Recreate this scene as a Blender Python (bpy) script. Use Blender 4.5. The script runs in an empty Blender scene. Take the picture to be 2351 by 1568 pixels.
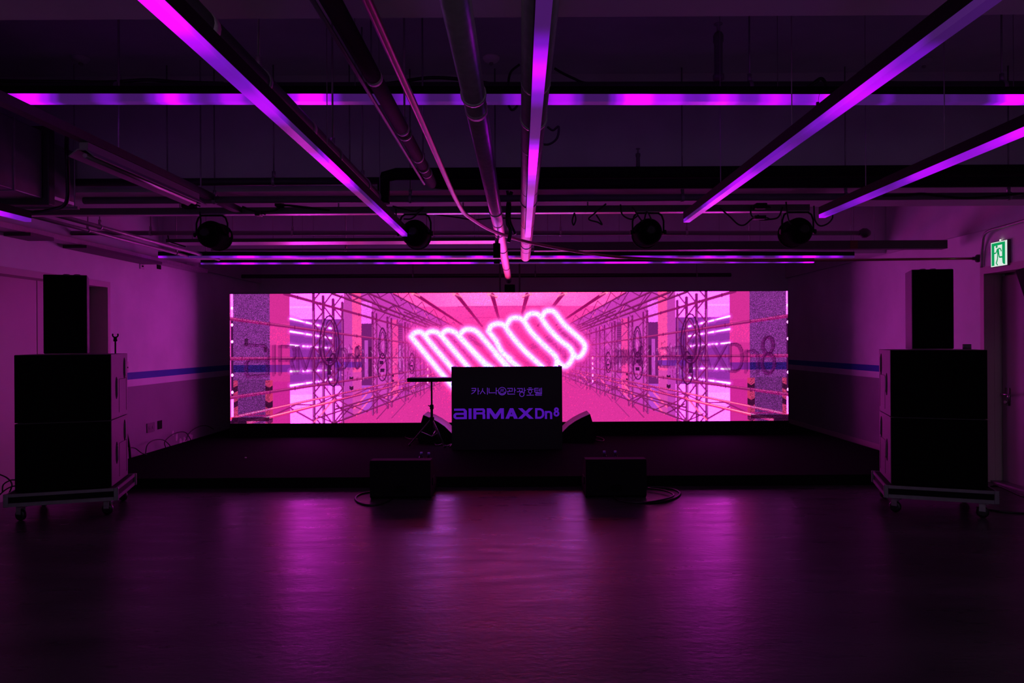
import bpy, math, random
import numpy as np
from mathutils import Vector, Matrix
random.seed(7)
sc = bpy.context.scene
col = sc.collection
PI = math.pi
# ------------------------------------------------------------------ camera, world, exposure
CAMZ, F, VX, VY, ROLL = 1.62, 1600.0, 1195.0, 786.0, 0.0055
cd = bpy.data.cameras.new('camera'); cam = bpy.data.objects.new('camera', cd); col.objects.link(cam)
cam.location = (0, 0, CAMZ)
cam.rotation_euler = (PI / 2, ROLL, 0)
cd.sensor_fit = 'HORIZONTAL'; cd.sensor_width = 36.0; cd.lens = 36.0 * F / 2351
cd.shift_x = -(VX - 1175.5) / 2351; cd.shift_y = (VY - 784) / 2351
cd.clip_start = 0.05; cd.clip_end = 60
sc.camera = cam
w = bpy.data.worlds.new('world'); sc.world = w; w.use_nodes = True
w.node_tree.nodes['Background'].inputs[0].default_value = (0.25, 0.10, 0.35, 1)
w.node_tree.nodes['Background'].inputs[1].default_value = 0.0
sc.view_settings.view_transform = 'Standard'; sc.view_settings.look = 'None'
sc.view_settings.exposure = 0.0; sc.view_settings.gamma = 1.0; sc.view_settings.use_curve_mapping = False
sc.cycles.max_bounces = 8; sc.cycles.diffuse_bounces = 5; sc.cycles.glossy_bounces = 4
sc.cycles.sample_clamp_indirect = 3.0
sc.cycles.use_denoising = True
SCREEN_GAIN, TUBE_GAIN, HEAD = 1.0, 0.85, 12.0
wk = bpy.data.lights.new('unseen_fill_behind', 'AREA'); wk.shape = 'RECTANGLE'; wk.size = 4; wk.size_y = .6; wk.energy = 58.0; wk.color = (.85, .62, 1.0)  # violet fill added behind the camera to lift the ambient; it has no fixture
wko = bpy.data.objects.new('unseen_fill_behind', wk); col.objects.link(wko); wko.location = (0, -2.4, CAMZ + 2.1)

# ------------------------------------------------------------------ pixel -> place
def unroll(px, py):
    dx, dy = px - VX, py - VY
    return dx + ROLL * dy, dy - ROLL * dx
def at(px, py, d):                     # point of the photograph at depth d
    u, v = unroll(px, py); return Vector((u * d / F, d, CAMZ - v * d / F))
def atH(px, py, H):                    # ... at height H above the lens
    u, v = unroll(px, py); d = -H * F / v; return Vector((u * d / F, d, CAMZ + H))
def atZ(px, py, z): return atH(px, py, z - CAMZ)
XL, XR, YB, YF, ZC, ZB = -5.17, 5.30, 13.8, -3.2, CAMZ + 2.2, CAMZ + 1.25
def wl(px, py, off=0.0):
    u, v = unroll(px, py); x = XL + off; d = x * F / u; return Vector((x, d, CAMZ - v * d / F))
def wr(px, py, off=0.0):
    u, v = unroll(px, py); x = XR - off; d = x * F / u; return Vector((x, d, CAMZ - v * d / F))

# ------------------------------------------------------------------ materials
def srgb(r, g, b):
    f = lambda c: (c / 12.92 if c <= 0.04045 else ((c + 0.055) / 1.055) ** 2.4)
    return tuple(f(c / 255.0) for c in (r, g, b))
def mat(name, color, rough=0.5, metal=0.0, noise=0.0, scale=8.0, bump=0.0, bscale=60.0, spec=0.5, color2=None):
    m = bpy.data.materials.new(name); m.use_nodes = True
    nt = m.node_tree; b = nt.nodes['Principled BSDF']
    b.inputs['Base Color'].default_value = (*color, 1); b.inputs['Roughness'].default_value = rough
    b.inputs['Metallic'].default_value = metal; b.inputs['Specular IOR Level'].default_value = spec
    tc = nt.nodes.new('ShaderNodeTexCoord')
    n = nt.nodes.new('ShaderNodeTexNoise'); n.inputs['Scale'].default_value = scale; n.inputs['Detail'].default_value = 6
    nt.links.new(tc.outputs['Object'], n.inputs['Vector'])
    r = nt.nodes.new('ShaderNodeMix'); r.data_type = 'RGBA'
    c2 = color2 if color2 else tuple(c * (1 - noise) for c in color)
    r.inputs[6].default_value = (*color, 1); r.inputs[7].default_value = (*c2, 1)
    nt.links.new(n.outputs[0], r.inputs[0]); nt.links.new(r.outputs[2], b.inputs['Base Color'])
    if bump:
        n2 = nt.nodes.new('ShaderNodeTexNoise'); n2.inputs['Scale'].default_value = bscale; n2.inputs['Detail'].default_value = 4
        nt.links.new(tc.outputs['Object'], n2.inputs['Vector'])
        bp = nt.nodes.new('ShaderNodeBump'); bp.inputs['Strength'].default_value = bump; bp.inputs['Distance'].default_value = 0.01
        nt.links.new(n2.outputs[0], bp.inputs['Height']); nt.links.new(bp.outputs[0], b.inputs['Normal'])
    return m
def emat(name, color, strength):
    m = bpy.data.materials.new(name); m.use_nodes = True; nt = m.node_tree; nt.nodes.clear()
    e = nt.nodes.new('ShaderNodeEmission'); o = nt.nodes.new('ShaderNodeOutputMaterial')
    e.inputs[0].default_value = (*color, 1); e.inputs[1].default_value = strength
    nt.links.new(e.outputs[0], o.inputs[0]); return m

M = {}
M['concrete'] = mat('painted_concrete', (0.70, 0.78, 0.74), 0.85, noise=0.35, scale=2.5, bump=0.25, bscale=14)
M['beam'] = mat('painted_beam', (0.70, 0.78, 0.74), 0.8, noise=0.3, scale=3, bump=0.2, bscale=12)
M['black'] = mat('black_paint', (0.008, 0.008, 0.008), 0.7, noise=0.3, scale=20, bump=0.1, spec=0.12)
M['grille'] = mat('black_grille_cloth', (0.004, 0.004, 0.004), 0.9, noise=0.5, scale=300, spec=0.1)
M['cabinet'] = mat('textured_cabinet_paint', (0.16, 0.14, 0.15), 0.55, noise=0.2, scale=40, bump=0.35, bscale=260)
M['wedgecab'] = mat('wedge_cabinet_paint', (0.009, 0.009, 0.010), 0.8, noise=0.2, scale=40, bump=0.3, bscale=260, spec=0.12)
M['wedgegrille'] = mat('wedge_steel_grille', (0.10, 0.095, 0.10), 0.5, metal=0.2, noise=0.3, scale=200, bump=0.3, bscale=400)
M['carpet'] = mat('black_stage_carpet', (0.008, 0.010, 0.009), 0.95, noise=0.5, scale=30, bump=0.4, bscale=400, spec=0.02)
M['skirt'] = mat('black_stage_skirt', (0.006, 0.006, 0.006), 0.9, noise=0.4, scale=20, spec=0.1)
M['rubber'] = mat('black_rubber', (0.008, 0.008, 0.008), 0.45, noise=0.3, scale=30)
M['alu'] = mat('aluminium_edge', (0.26, 0.25, 0.27), 0.5, metal=0.7, noise=0.35, scale=18)
M['steel'] = mat('galvanised_steel', (0.42, 0.40, 0.42), 0.42, metal=0.55, noise=0.45, scale=25, bump=0.1)
M['spiral'] = mat('dull_grey_pipe', (0.40, 0.37, 0.39), 0.42, metal=0.7, noise=0.5, scale=16, bump=0.15, bscale=40)
M['pipe'] = mat('brushed_steel_pipe', (0.78, 0.70, 0.73), 0.36, metal=0.85, noise=0.5, scale=20, bump=0.12, bscale=50)
M['darkpipe'] = mat('dark_painted_pipe', (0.05, 0.045, 0.05), 0.5, noise=0.4, scale=14)
M['insul'] = mat('black_pipe_insulation', (0.012, 0.011, 0.012), 0.8, noise=0.4, scale=14, bump=0.2, bscale=30, spec=0.15)
M['greypipe'] = mat('grey_painted_pipe', (0.16, 0.15, 0.16), 0.5, noise=0.3, scale=14)
M['copper'] = mat('copper_conduit', (0.36, 0.18, 0.16), 0.33, metal=0.8, noise=0.4, scale=14)
M['tray'] = mat('pale_cable_tray', (0.55, 0.50, 0.54), 0.38, metal=0.8, noise=0.2, scale=10)
M['duct'] = mat('galvanised_duct_sheet', (0.30, 0.29, 0.30), 0.45, metal=0.5, noise=0.45, scale=4, bump=0.15, bscale=8)
M['white'] = mat('white_plastic', (0.65, 0.62, 0.63), 0.5, noise=0.1, scale=20)
M['tape'] = mat('pale_pipe_label', (0.75, 0.62, 0.66), 0.5, noise=0.6, scale=60)
M['doorpaint'] = mat('cream_door_paint', (0.52, 0.44, 0.43), 0.45, noise=0.12, scale=3)
M['doorpaint2'] = mat('grey_door_paint', (0.22, 0.20, 0.20), 0.45, noise=0.15, scale=3)
M['batten'] = mat('grey_white_batten_enamel', (0.30, 0.28, 0.30), 0.4, noise=0.1)
M['detector'] = mat('bright_white_plastic', (0.95, 0.92, 0.93), 0.4, noise=0.05)
M['chrome'] = mat('brushed_chrome', (0.5, 0.5, 0.5), 0.25, metal=1.0, noise=0.1)
M['vinyl'] = emat('lettering_violet_light_glow', srgb(76, 18, 162), 0.95); M['vinyl2'] = emat('small_lettering_violet_light_glow', srgb(84, 34, 160), 0.85)  # violet light reflected by the letters is put in as their own emission
M['booth'] = mat('booth_black_board', (0.012, 0.011, 0.018), 0.5, noise=0.2, scale=5, spec=0.3)
M['capblue'] = mat('blue_bottle_cap', (0.3, 0.25, 0.9), 0.4)
g = bpy.data.materials.new('clear_bottle_plastic'); g.use_nodes = True
gb = g.node_tree.nodes['Principled BSDF']; gb.inputs['Transmission Weight'].default_value = 1.0
gb.inputs['Roughness'].default_value = 0.05; gb.inputs['IOR'].default_value = 1.35; gb.inputs['Base Color'].default_value = (.9, .9, .95, 1)
M['bottle'] = g

# walls: white above, blue band, white band, grey dado (bands of paint by height)
def wall_mat(name, damp):
    m = mat(name, (0.5, 0.5, 0.5), 0.7, bump=0.15, bscale=7); nt = m.node_tree; b = nt.nodes['Principled BSDF']
    g2 = nt.nodes.new('ShaderNodeNewGeometry'); s = nt.nodes.new('ShaderNodeSeparateXYZ')
    nt.links.new(g2.outputs['Position'], s.inputs[0])
    cr = nt.nodes.new('ShaderNodeValToRGB'); cr.color_ramp.interpolation = 'CONSTANT'
    mr = nt.nodes.new('ShaderNodeMapRange'); mr.inputs[1].default_value = 0; mr.inputs[2].default_value = 4
    nt.links.new(s.outputs[2], mr.inputs[0]); nt.links.new(mr.outputs[0], cr.inputs[0])
    e = cr.color_ramp.elements; e[0].position = 0; e[0].color = (0.30, 0.31, 0.31, 1)
    e[1].position = 1.055 / 4; e[1].color = (0.80, 0.88, 0.84, 1)
    x = e.new(1.155 / 4); x.color = (0.04, 0.14, 0.48, 1)
    x = e.new(1.245 / 4); x.color = (0.80, 0.88, 0.84, 1)
    tc = nt.nodes.new('ShaderNodeTexCoord'); n = nt.nodes.new('ShaderNodeTexNoise'); n.inputs['Scale'].default_value = 1.6; n.inputs['Detail'].default_value = 8
    nt.links.new(tc.outputs['Object'], n.inputs[0])
    r = nt.nodes.new('ShaderNodeMapRange'); r.inputs[1].default_value = .35; r.inputs[2].default_value = .7; r.inputs[3].default_value = 1.0; r.inputs[4].default_value = 0.84
    nt.links.new(n.outputs[0], r.inputs[0])
    v = nt.nodes.new('ShaderNodeVectorMath'); v.operation = 'SCALE'
    nt.links.new(cr.outputs[0], v.inputs[0]); nt.links.new(r.outputs[0], v.inputs[3])
    nt.links.new(v.outputs[0], b.inputs['Base Color']); return m
M['wall'] = wall_mat('banded_wall_paint', True)
M['backwall'] = mat('grey_back_wall_paint', (0.66, 0.84, 0.72), 0.8, noise=0.25, scale=2, bump=0.2, bscale=9)
# floor: sealed concrete, patchy gloss
def floor_mat():
    m = bpy.data.materials.new('sealed_concrete_floor'); m.use_nodes = True; nt = m.node_tree; b = nt.nodes['Principled BSDF']
    tc = nt.nodes.new('ShaderNodeTexCoord')
    def nz(scale, detail, sx=1, sy=1):
        mp = nt.nodes.new('ShaderNodeMapping'); mp.inputs['Scale'].default_value = (sx, sy, 1)
        n = nt.nodes.new('ShaderNodeTexNoise'); n.inputs['Scale'].default_value = scale; n.inputs['Detail'].default_value = detail
        nt.links.new(tc.outputs['Object'], mp.inputs[0]); nt.links.new(mp.outputs[0], n.inputs[0]); return n
    def mr(src, a, b_, c, d):
        r = nt.nodes.new('ShaderNodeMapRange'); [setattr(r.inputs[i + 1], 'default_value', v) for i, v in enumerate((a, b_, c, d))]
        nt.links.new(src, r.inputs[0]); return r.outputs[0]
    n1 = nz(1.2, 10, 0.5, 1.6); n2 = nz(6, 8, 0.35, 1.5); n3 = nz(30, 6, 0.6, 1.0)
    cr = nt.nodes.new('ShaderNodeValToRGB'); e = cr.color_ramp.elements
    e[0].position = .3; e[0].color = (0.034, 0.034, 0.033, 1); e[1].position = .75; e[1].color = (0.075, 0.074, 0.071, 1)
    nt.links.new(n1.outputs[0], cr.inputs[0])
    vo = nt.nodes.new('ShaderNodeTexVoronoi'); vo.feature = 'DISTANCE_TO_EDGE'; vo.inputs['Scale'].default_value = 0.55
    mp = nt.nodes.new('ShaderNodeVectorMath'); mp.operation = 'ADD'
    sc_ = nt.nodes.new('ShaderNodeVectorMath'); sc_.operation = 'SCALE'; sc_.inputs[3].default_value = 0.8
    nt.links.new(n2.outputs[1], sc_.inputs[0]); nt.links.new(tc.outputs['Object'], mp.inputs[0]); nt.links.new(sc_.outputs[0], mp.inputs[1])
    nt.links.new(mp.outputs[0], vo.inputs[0])
    crk = mr(vo.outputs[0], 0.0, 0.004, 0.55, 1.0)
    v = nt.nodes.new('ShaderNodeVectorMath'); v.operation = 'SCALE'; nt.links.new(cr.outputs[0], v.inputs[0]); nt.links.new(crk, v.inputs[3])
    nt.links.new(v.outputs[0], b.inputs['Base Color'])
    nt.links.new(mr(n2.outputs[0], .3, .7, 0.25, 0.37), b.inputs['Roughness'])
    b.inputs['Specular IOR Level'].default_value = 0.4; b.inputs['IOR'].default_value = 1.27
    bp = nt.nodes.new('ShaderNodeBump'); bp.inputs['Strength'].default_value = 0.4; bp.inputs['Distance'].default_value = 0.004
    ad = nt.nodes.new('ShaderNodeMath'); nt.links.new(n2.outputs[0], ad.inputs[0]); nt.links.new(n3.outputs[0], ad.inputs[1])
    nt.links.new(ad.outputs[0], bp.inputs['Height']); nt.links.new(bp.outputs[0], b.inputs['Normal'])
    return m
M['floor'] = floor_mat()
# pixel LED diffuser: the colour of the chase along the tube
def tube_mat(name, axis, hi, seed):
    m = bpy.data.materials.new(name); m.use_nodes = True; nt = m.node_tree; nt.nodes.clear()
    tc = nt.nodes.new('ShaderNodeTexCoord'); s = nt.nodes.new('ShaderNodeSeparateXYZ'); nt.links.new(tc.outputs['Object'], s.inputs[0])
    def n(scale, off, detail=0):
        a = nt.nodes.new('ShaderNodeMath'); a.operation = 'ADD'; a.inputs[1].default_value = off; nt.links.new(s.outputs[axis], a.inputs[0])
        t = nt.nodes.new('ShaderNodeTexNoise'); t.noise_dimensions = '1D'; t.inputs['Scale'].default_value = scale; t.inputs['Detail'].default_value = detail
        nt.links.new(a.outputs[0], t.inputs['W']); return t.outputs[0]
    a = nt.nodes.new('ShaderNodeMath'); a.operation = 'MULTIPLY_ADD'; a.inputs[1].default_value = 0.6
    nt.links.new(n(hi, seed + 3.3), a.inputs[0])
    b2 = nt.nodes.new('ShaderNodeMath'); b2.operation = 'MULTIPLY'; b2.inputs[1].default_value = 0.55
    nt.links.new(n(0.7, seed), b2.inputs[0]); nt.links.new(b2.outputs[0], a.inputs[2])
    cr = nt.nodes.new('ShaderNodeValToRGB'); cr.color_ramp.interpolation = 'EASE'; e = cr.color_ramp.elements
    e[0].position = .44; e[0].color = (*srgb(58, 18, 92), 1)
    x = e.new(.55); x.color = (*srgb(112, 16, 190), 1)
    x = e.new(.65); x.color = (.48, .003, .95, 1)
    e[-1].position = .80; e[-1].color = (1.5, .004, 2.6, 1)
    nt.links.new(a.outputs[0], cr.inputs[0])
    em = nt.nodes.new('ShaderNodeEmission'); em.inputs[1].default_value = 1.15 * TUBE_GAIN
    g3 = nt.nodes.new('ShaderNodeBsdfPrincipled'); g3.inputs['Base Color'].default_value = (.22, .2, .22, 1); g3.inputs['Roughness'].default_value = .25
    ad = nt.nodes.new('ShaderNodeAddShader'); o = nt.nodes.new('ShaderNodeOutputMaterial')
    nt.links.new(cr.outputs[0], em.inputs[0]); nt.links.new(em.outputs[0], ad.inputs[0]); nt.links.new(g3.outputs[0], ad.inputs[1]); nt.links.new(ad.outputs[0], o.inputs[0])
    return m

# ------------------------------------------------------------------ mesh helpers
MATS = {}
def mtx(o): return MATS.get(o.name, Matrix.Identity(4))
class MB:
    def __init__(s): s.v, s.f = [], []
    def add(s, vs, fs):
        k = len(s.v); s.v += [Vector(v) for v in vs]; s.f += [[k + i for i in f] for f in fs]; return s
    def box(s, a, b, m=None):
        x0, y0, z0 = (min(a[i], b[i]) for i in range(3)); x1, y1, z1 = (max(a[i], b[i]) for i in range(3))
        vs = [Vector(p) for p in ((x0, y0, z0), (x1, y0, z0), (x1, y1, z0), (x0, y1, z0), (x0, y0, z1), (x1, y0, z1), (x1, y1, z1), (x0, y1, z1))]
        if m: vs = [m @ v for v in vs]
        return s.add(vs, [(3, 2, 1, 0), (4, 5, 6, 7), (0, 1, 5, 4), (1, 2, 6, 5), (2, 3, 7, 6), (3, 0, 4, 7)])
    def bar(s, p0, p1, wd, h, up=(0, 0, 1)):      # rectangular bar from p0 to p1
        p0, p1 = Vector(p0), Vector(p1); d = (p1 - p0).normalized(); r = d.cross(Vector(up)).normalized(); u = r.cross(d)
        c = [(-wd / 2, -h / 2), (wd / 2, -h / 2), (wd / 2, h / 2), (-wd / 2, h / 2)]
        vs = [p + r * a + u * b for p in (p0, p1) for a, b in c]
        return s.add(vs, [(0, 1, 2, 3), (7, 6, 5, 4), (0, 4, 5, 1), (1, 5, 6, 2), (2, 6, 7, 3), (3, 7, 4, 0)])
    def tube(s, pts, r, n=12, cap=True, closed=False):
        pts = [Vector(p) for p in pts]; N = len(pts); rs = r if isinstance(r, (list, tuple)) else [r] * N
        base = len(s.v); prev = None
        for i, p in enumerate(pts):
            if closed: t = (pts[(i + 1) % N] - pts[i - 1])
            else: t = pts[min(i + 1, N - 1)] - pts[max(i - 1, 0)]
            t.normalize()
            if prev is None:
                a = Vector((0, 0, 1)) if abs(t.z) < .9 else Vector((1, 0, 0)); nrm = t.cross(a).normalized()
            else: nrm = (prev - t * prev.dot(t)).normalized()
            prev = nrm; bn = t.cross(nrm)
            for k in range(n):
                an = 2 * PI * k / n; s.v.append(p + (nrm * math.cos(an) + bn * math.sin(an)) * rs[i])
        for i in range(N if closed else N - 1):
            j = (i + 1) % N
            for k in range(n):
                s.f.append([base + i * n + k, base + i * n + (k + 1) % n, base + j * n + (k + 1) % n, base + j * n + k])
        if cap and not closed:
            s.f.append([base + k for k in range(n)][::-1]); s.f.append([base + (N - 1) * n + k for k in range(n)])
        return s
    def lathe(s, c, prof, axis=(0, 0, 1), n=20):   # prof = [(r, h)...] along the axis
        c = Vector(c); ax = Vector(axis).normalized()
        return s.tube2([c + ax * h for r, h in prof], [max(r, 1e-4) for r, h in prof], ax, n)
    def tube2(s, pts, rs, ax, n):
        a = Vector((0, 0, 1)) if abs(ax.z) < .9 else Vector((1, 0, 0)); u = ax.cross(a).normalized(); v = ax.cross(u); base = len(s.v)
        for p, r in zip(pts, rs):
            for k in range(n): s.v.append(p + (u * math.cos(2 * PI * k / n) + v * math.sin(2 * PI * k / n)) * r)
        for i in range(len(pts) - 1):
            for k in range(n): s.f.append([base + i * n + k, base + i * n + (k + 1) % n, base + (i + 1) * n + (k + 1) % n, base + (i + 1) * n + k])
        s.f.append([base + k for k in range(n)][::-1]); s.f.append([base + (len(pts) - 1) * n + k for k in range(n)]); return s
    def prism(s, poly, f0, f1):                    # poly of 2-D points, f0/f1 map (a,b) to 3-D for each end
        n = len(poly); vs = [f0(*p) for p in poly] + [f1(*p) for p in poly]
        return s.add(vs, [list(range(n))[::-1], list(range(n, 2 * n))] + [(i, (i + 1) % n, n + (i + 1) % n, n + i) for i in range(n)])
    def build(s, name, m, parent=None, smooth=False, bevel=0.0, local=False, tags=None):
        me = bpy.data.meshes.new(name); inv = Matrix.Identity(4) if (local or parent is None) else mtx(parent).inverted()
        me.from_pydata([inv @ v for v in s.v], [], s.f); me.materials.append(M[m] if isinstance(m, str) else m)
        import bmesh
        bm = bmesh.new(); bm.from_mesh(me); bmesh.ops.recalc_face_normals(bm, faces=bm.faces)
        if bevel: bmesh.ops.bevel(bm, geom=list(bm.edges), offset=bevel, segments=2, affect='EDGES', profile=0.5)
        bm.to_mesh(me); bm.free()
        if smooth: me.polygons.foreach_set('use_smooth', [len(p.vertices) < 5 for p in me.polygons])
        o = bpy.data.objects.new(name, me); col.objects.link(o)
        if parent is not None:
            o.parent = parent; MATS[o.name] = mtx(parent)
        if tags: tag(o, *tags)
        return o
def tag(o, label, cat=None, group=None):
    o['label'] = label
    if cat: o['category'] = cat
    if group: o['group'] = group
    return o
def thing(name, label, cat, loc=(0, 0, 0), rz=0.0, group=None):
    o = bpy.data.objects.new(name, None); col.objects.link(o); o.location = loc; o.rotation_euler = (0, 0, rz); o.empty_display_size = .1
    MATS[o.name] = Matrix.Translation(Vector(loc)) @ Matrix.Rotation(rz, 4, 'Z'); tag(o, label, cat, group); return o
def kids(o): return [c for c in bpy.data.objects if c.parent == o]
def dup(o, loc=None, rz=None, label=None, parent=None, group=None):
    r = o.copy(); col.objects.link(r); r.parent = parent if parent else (None if loc is not None and parent is None else o.parent)
    if loc is not None: r.location = loc
    if rz is not None: r.rotation_euler = (0, 0, rz)
    if label: r['label'] = label
    if group: r['group'] = group
    for c in kids(o): 
        d = dup(c, parent=r)
    return r
def struct(mb, name, m, **k):
    o = mb.build(name, m, **k); o['kind'] = 'structure'; return o
def curve(pts, n=8):                                # smooth path through points
    P = [Vector(p) for p in pts]; P = [P[0] * 2 - P[1]] + P + [P[-1] * 2 - P[-2]]; out = []
    for i in range(1, len(P) - 2):
        for k in range(n):
            t = k / n; a, b, c, d = P[i - 1], P[i], P[i + 1], P[i + 2]
            out.append(0.5 * ((2 * b) + (c - a) * t + (2 * a - 5 * b + 4 * c - d) * t * t + (3 * b - a - 3 * c + d) * t ** 3))
    return out + [P[-2]]

# ------------------------------------------------------------------ the room
T = 0.2
struct(MB().box((XL - .6, YF - .2, -.2), (XR + .6, YB + .2, 0)), 'floor', 'floor')
struct(MB().box((XL - .6, YF - .2, ZC), (XR + .6, YB + .2, ZC + .2)), 'ceiling', 'concrete')
D1a, D1b, D1z = 6.45, 8.72, CAMZ + .765       # left door opening
D2b, D2a, D2z = 7.95, 6.95, CAMZ + .77        # right door opening
b = MB(); b.box((XL - .5, YF, 0), (XL, D1a, ZC)).box((XL - .5, D1b, 0), (XL, YB, ZC)).box((XL - .5, D1a, D1z), (XL, D1b, ZC))
struct(b, 'wall_left', 'wall')
b = MB(); b.box((XR, YF, 0), (XR + .5, D2a, ZC)).box((XR, D2b, 0), (XR + .5, YB, ZC)).box((XR, D2a, D2z), (XR + .5, D2b, ZC))
struct(b, 'wall_right', 'wall')
struct(MB().box((XL - .5, YB, 0), (XR + .5, YB + .2, ZC)), 'wall_back', 'backwall')
struct(MB().box((XL - .5, YF - .2, 0), (XR + .5, YF, ZC)), 'wall_front', 'wall')
# deep downstand beams across, and shallow ones along the walls
struct(MB().box((XL, 1.7, ZB), (XR, 2.68, ZC)), 'trim_1', 'beam')
struct(MB().box((XL, 5.72, ZB), (XR, 6.5, ZC)), 'trim_2', 'beam')
struct(MB().box((XL, 10.0, ZB), (XR, 10.7, ZC)), 'trim_3', 'beam')
for k, (x0, x1, zb) in enumerate(((XL, XL + .05, CAMZ + 1.19), (XR - .05, XR, CAMZ + 1.245))):
    bb = MB()
    for y0, y1 in ((YF, 1.69), (2.69, 5.71), (6.51, 9.99), (10.71, YB)): bb.box((x0, y0, zb), (x1, y1, ZC))
    struct(bb, 'trim_%d' % (4 + k), 'beam')
# left double door: recessed cream leaves in a frame
o = struct(MB().box((XL - .25, D1a, 0), (XL - .2, 7.735, D1z)), 'door_1', 'doorpaint')
MB().box((XL - .25, 7.75, 0), (XL - .2, D1b, D1z)).build('door_leaf', 'doorpaint', o)
MB().box((XL - .2, D1a, D1z - .05), (XL + .012, D1b + .05, D1z + .02)).box((XL - .2, D1b - .004, 0), (XL + .012, D1b + .05, D1z - .05)).build('door_frame', 'doorpaint', o)
MB().tube([(XL - .19, 7.64, 1.0), (XL - .13, 7.64, 1.0), (XL - .13, 7.52, 1.0)], .011, 10).build('door_handle', 'chrome', o, True)
MB().box((XL - .5, D1a, 0), (XL - .45, D1b, D1z)).build('back_panel', 'doorpaint2', o)
# right door: grey steel leaf, lever handle
o = struct(MB().box((XR + .17, D2a + .02, .02), (XR + .215, D2b - .04, D2z - .05)), 'door_2', 'doorpaint2')
fr = MB(); fr.box((XR - .015, D2b - .004, 0), (XR + .2, D2b + .06, D2z + .06)).box((XR - .015, D2a - .06, 0), (XR + .2, D2a + .004, D2z + .06)).box((XR - .015, D2a, D2z - .02), (XR + .2, D2b, D2z + .06))
fr.box((XR + .1, D2b - .012, 0), (XR + .165, D2b, D2z - .05)).build('door_frame', 'doorpaint', o)
MB().box((XR + .05, D2a, 0), (XR + .3, D2b, .018)).build('threshold', 'alu', o)
hm = MB(); hy = D2b - .13; hm.box((XR + .155, hy - .03, .88), (XR + .17, hy + .03, 1.08)); hm.tube([(XR + .16, hy, 1.01), (XR + .09, hy, 1.01), (XR + .09, hy - .13, 1.01)], .011, 10)
hm.tube([(XR + .16, hy, .92), (XR + .13, hy, .92)], .018, 12); hm.build('door_handle', 'chrome', o, True)
MB().box((XR + .23, D2a - .1, 0), (XR + .25, D2b + .1, D2z)).build('back_panel', 'doorpaint2', o)
# skirting
struct(MB().box((XR - .012, D2b + .07, 0), (XR, YB, .08)), 'baseboard_right', 'doorpaint')

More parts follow.
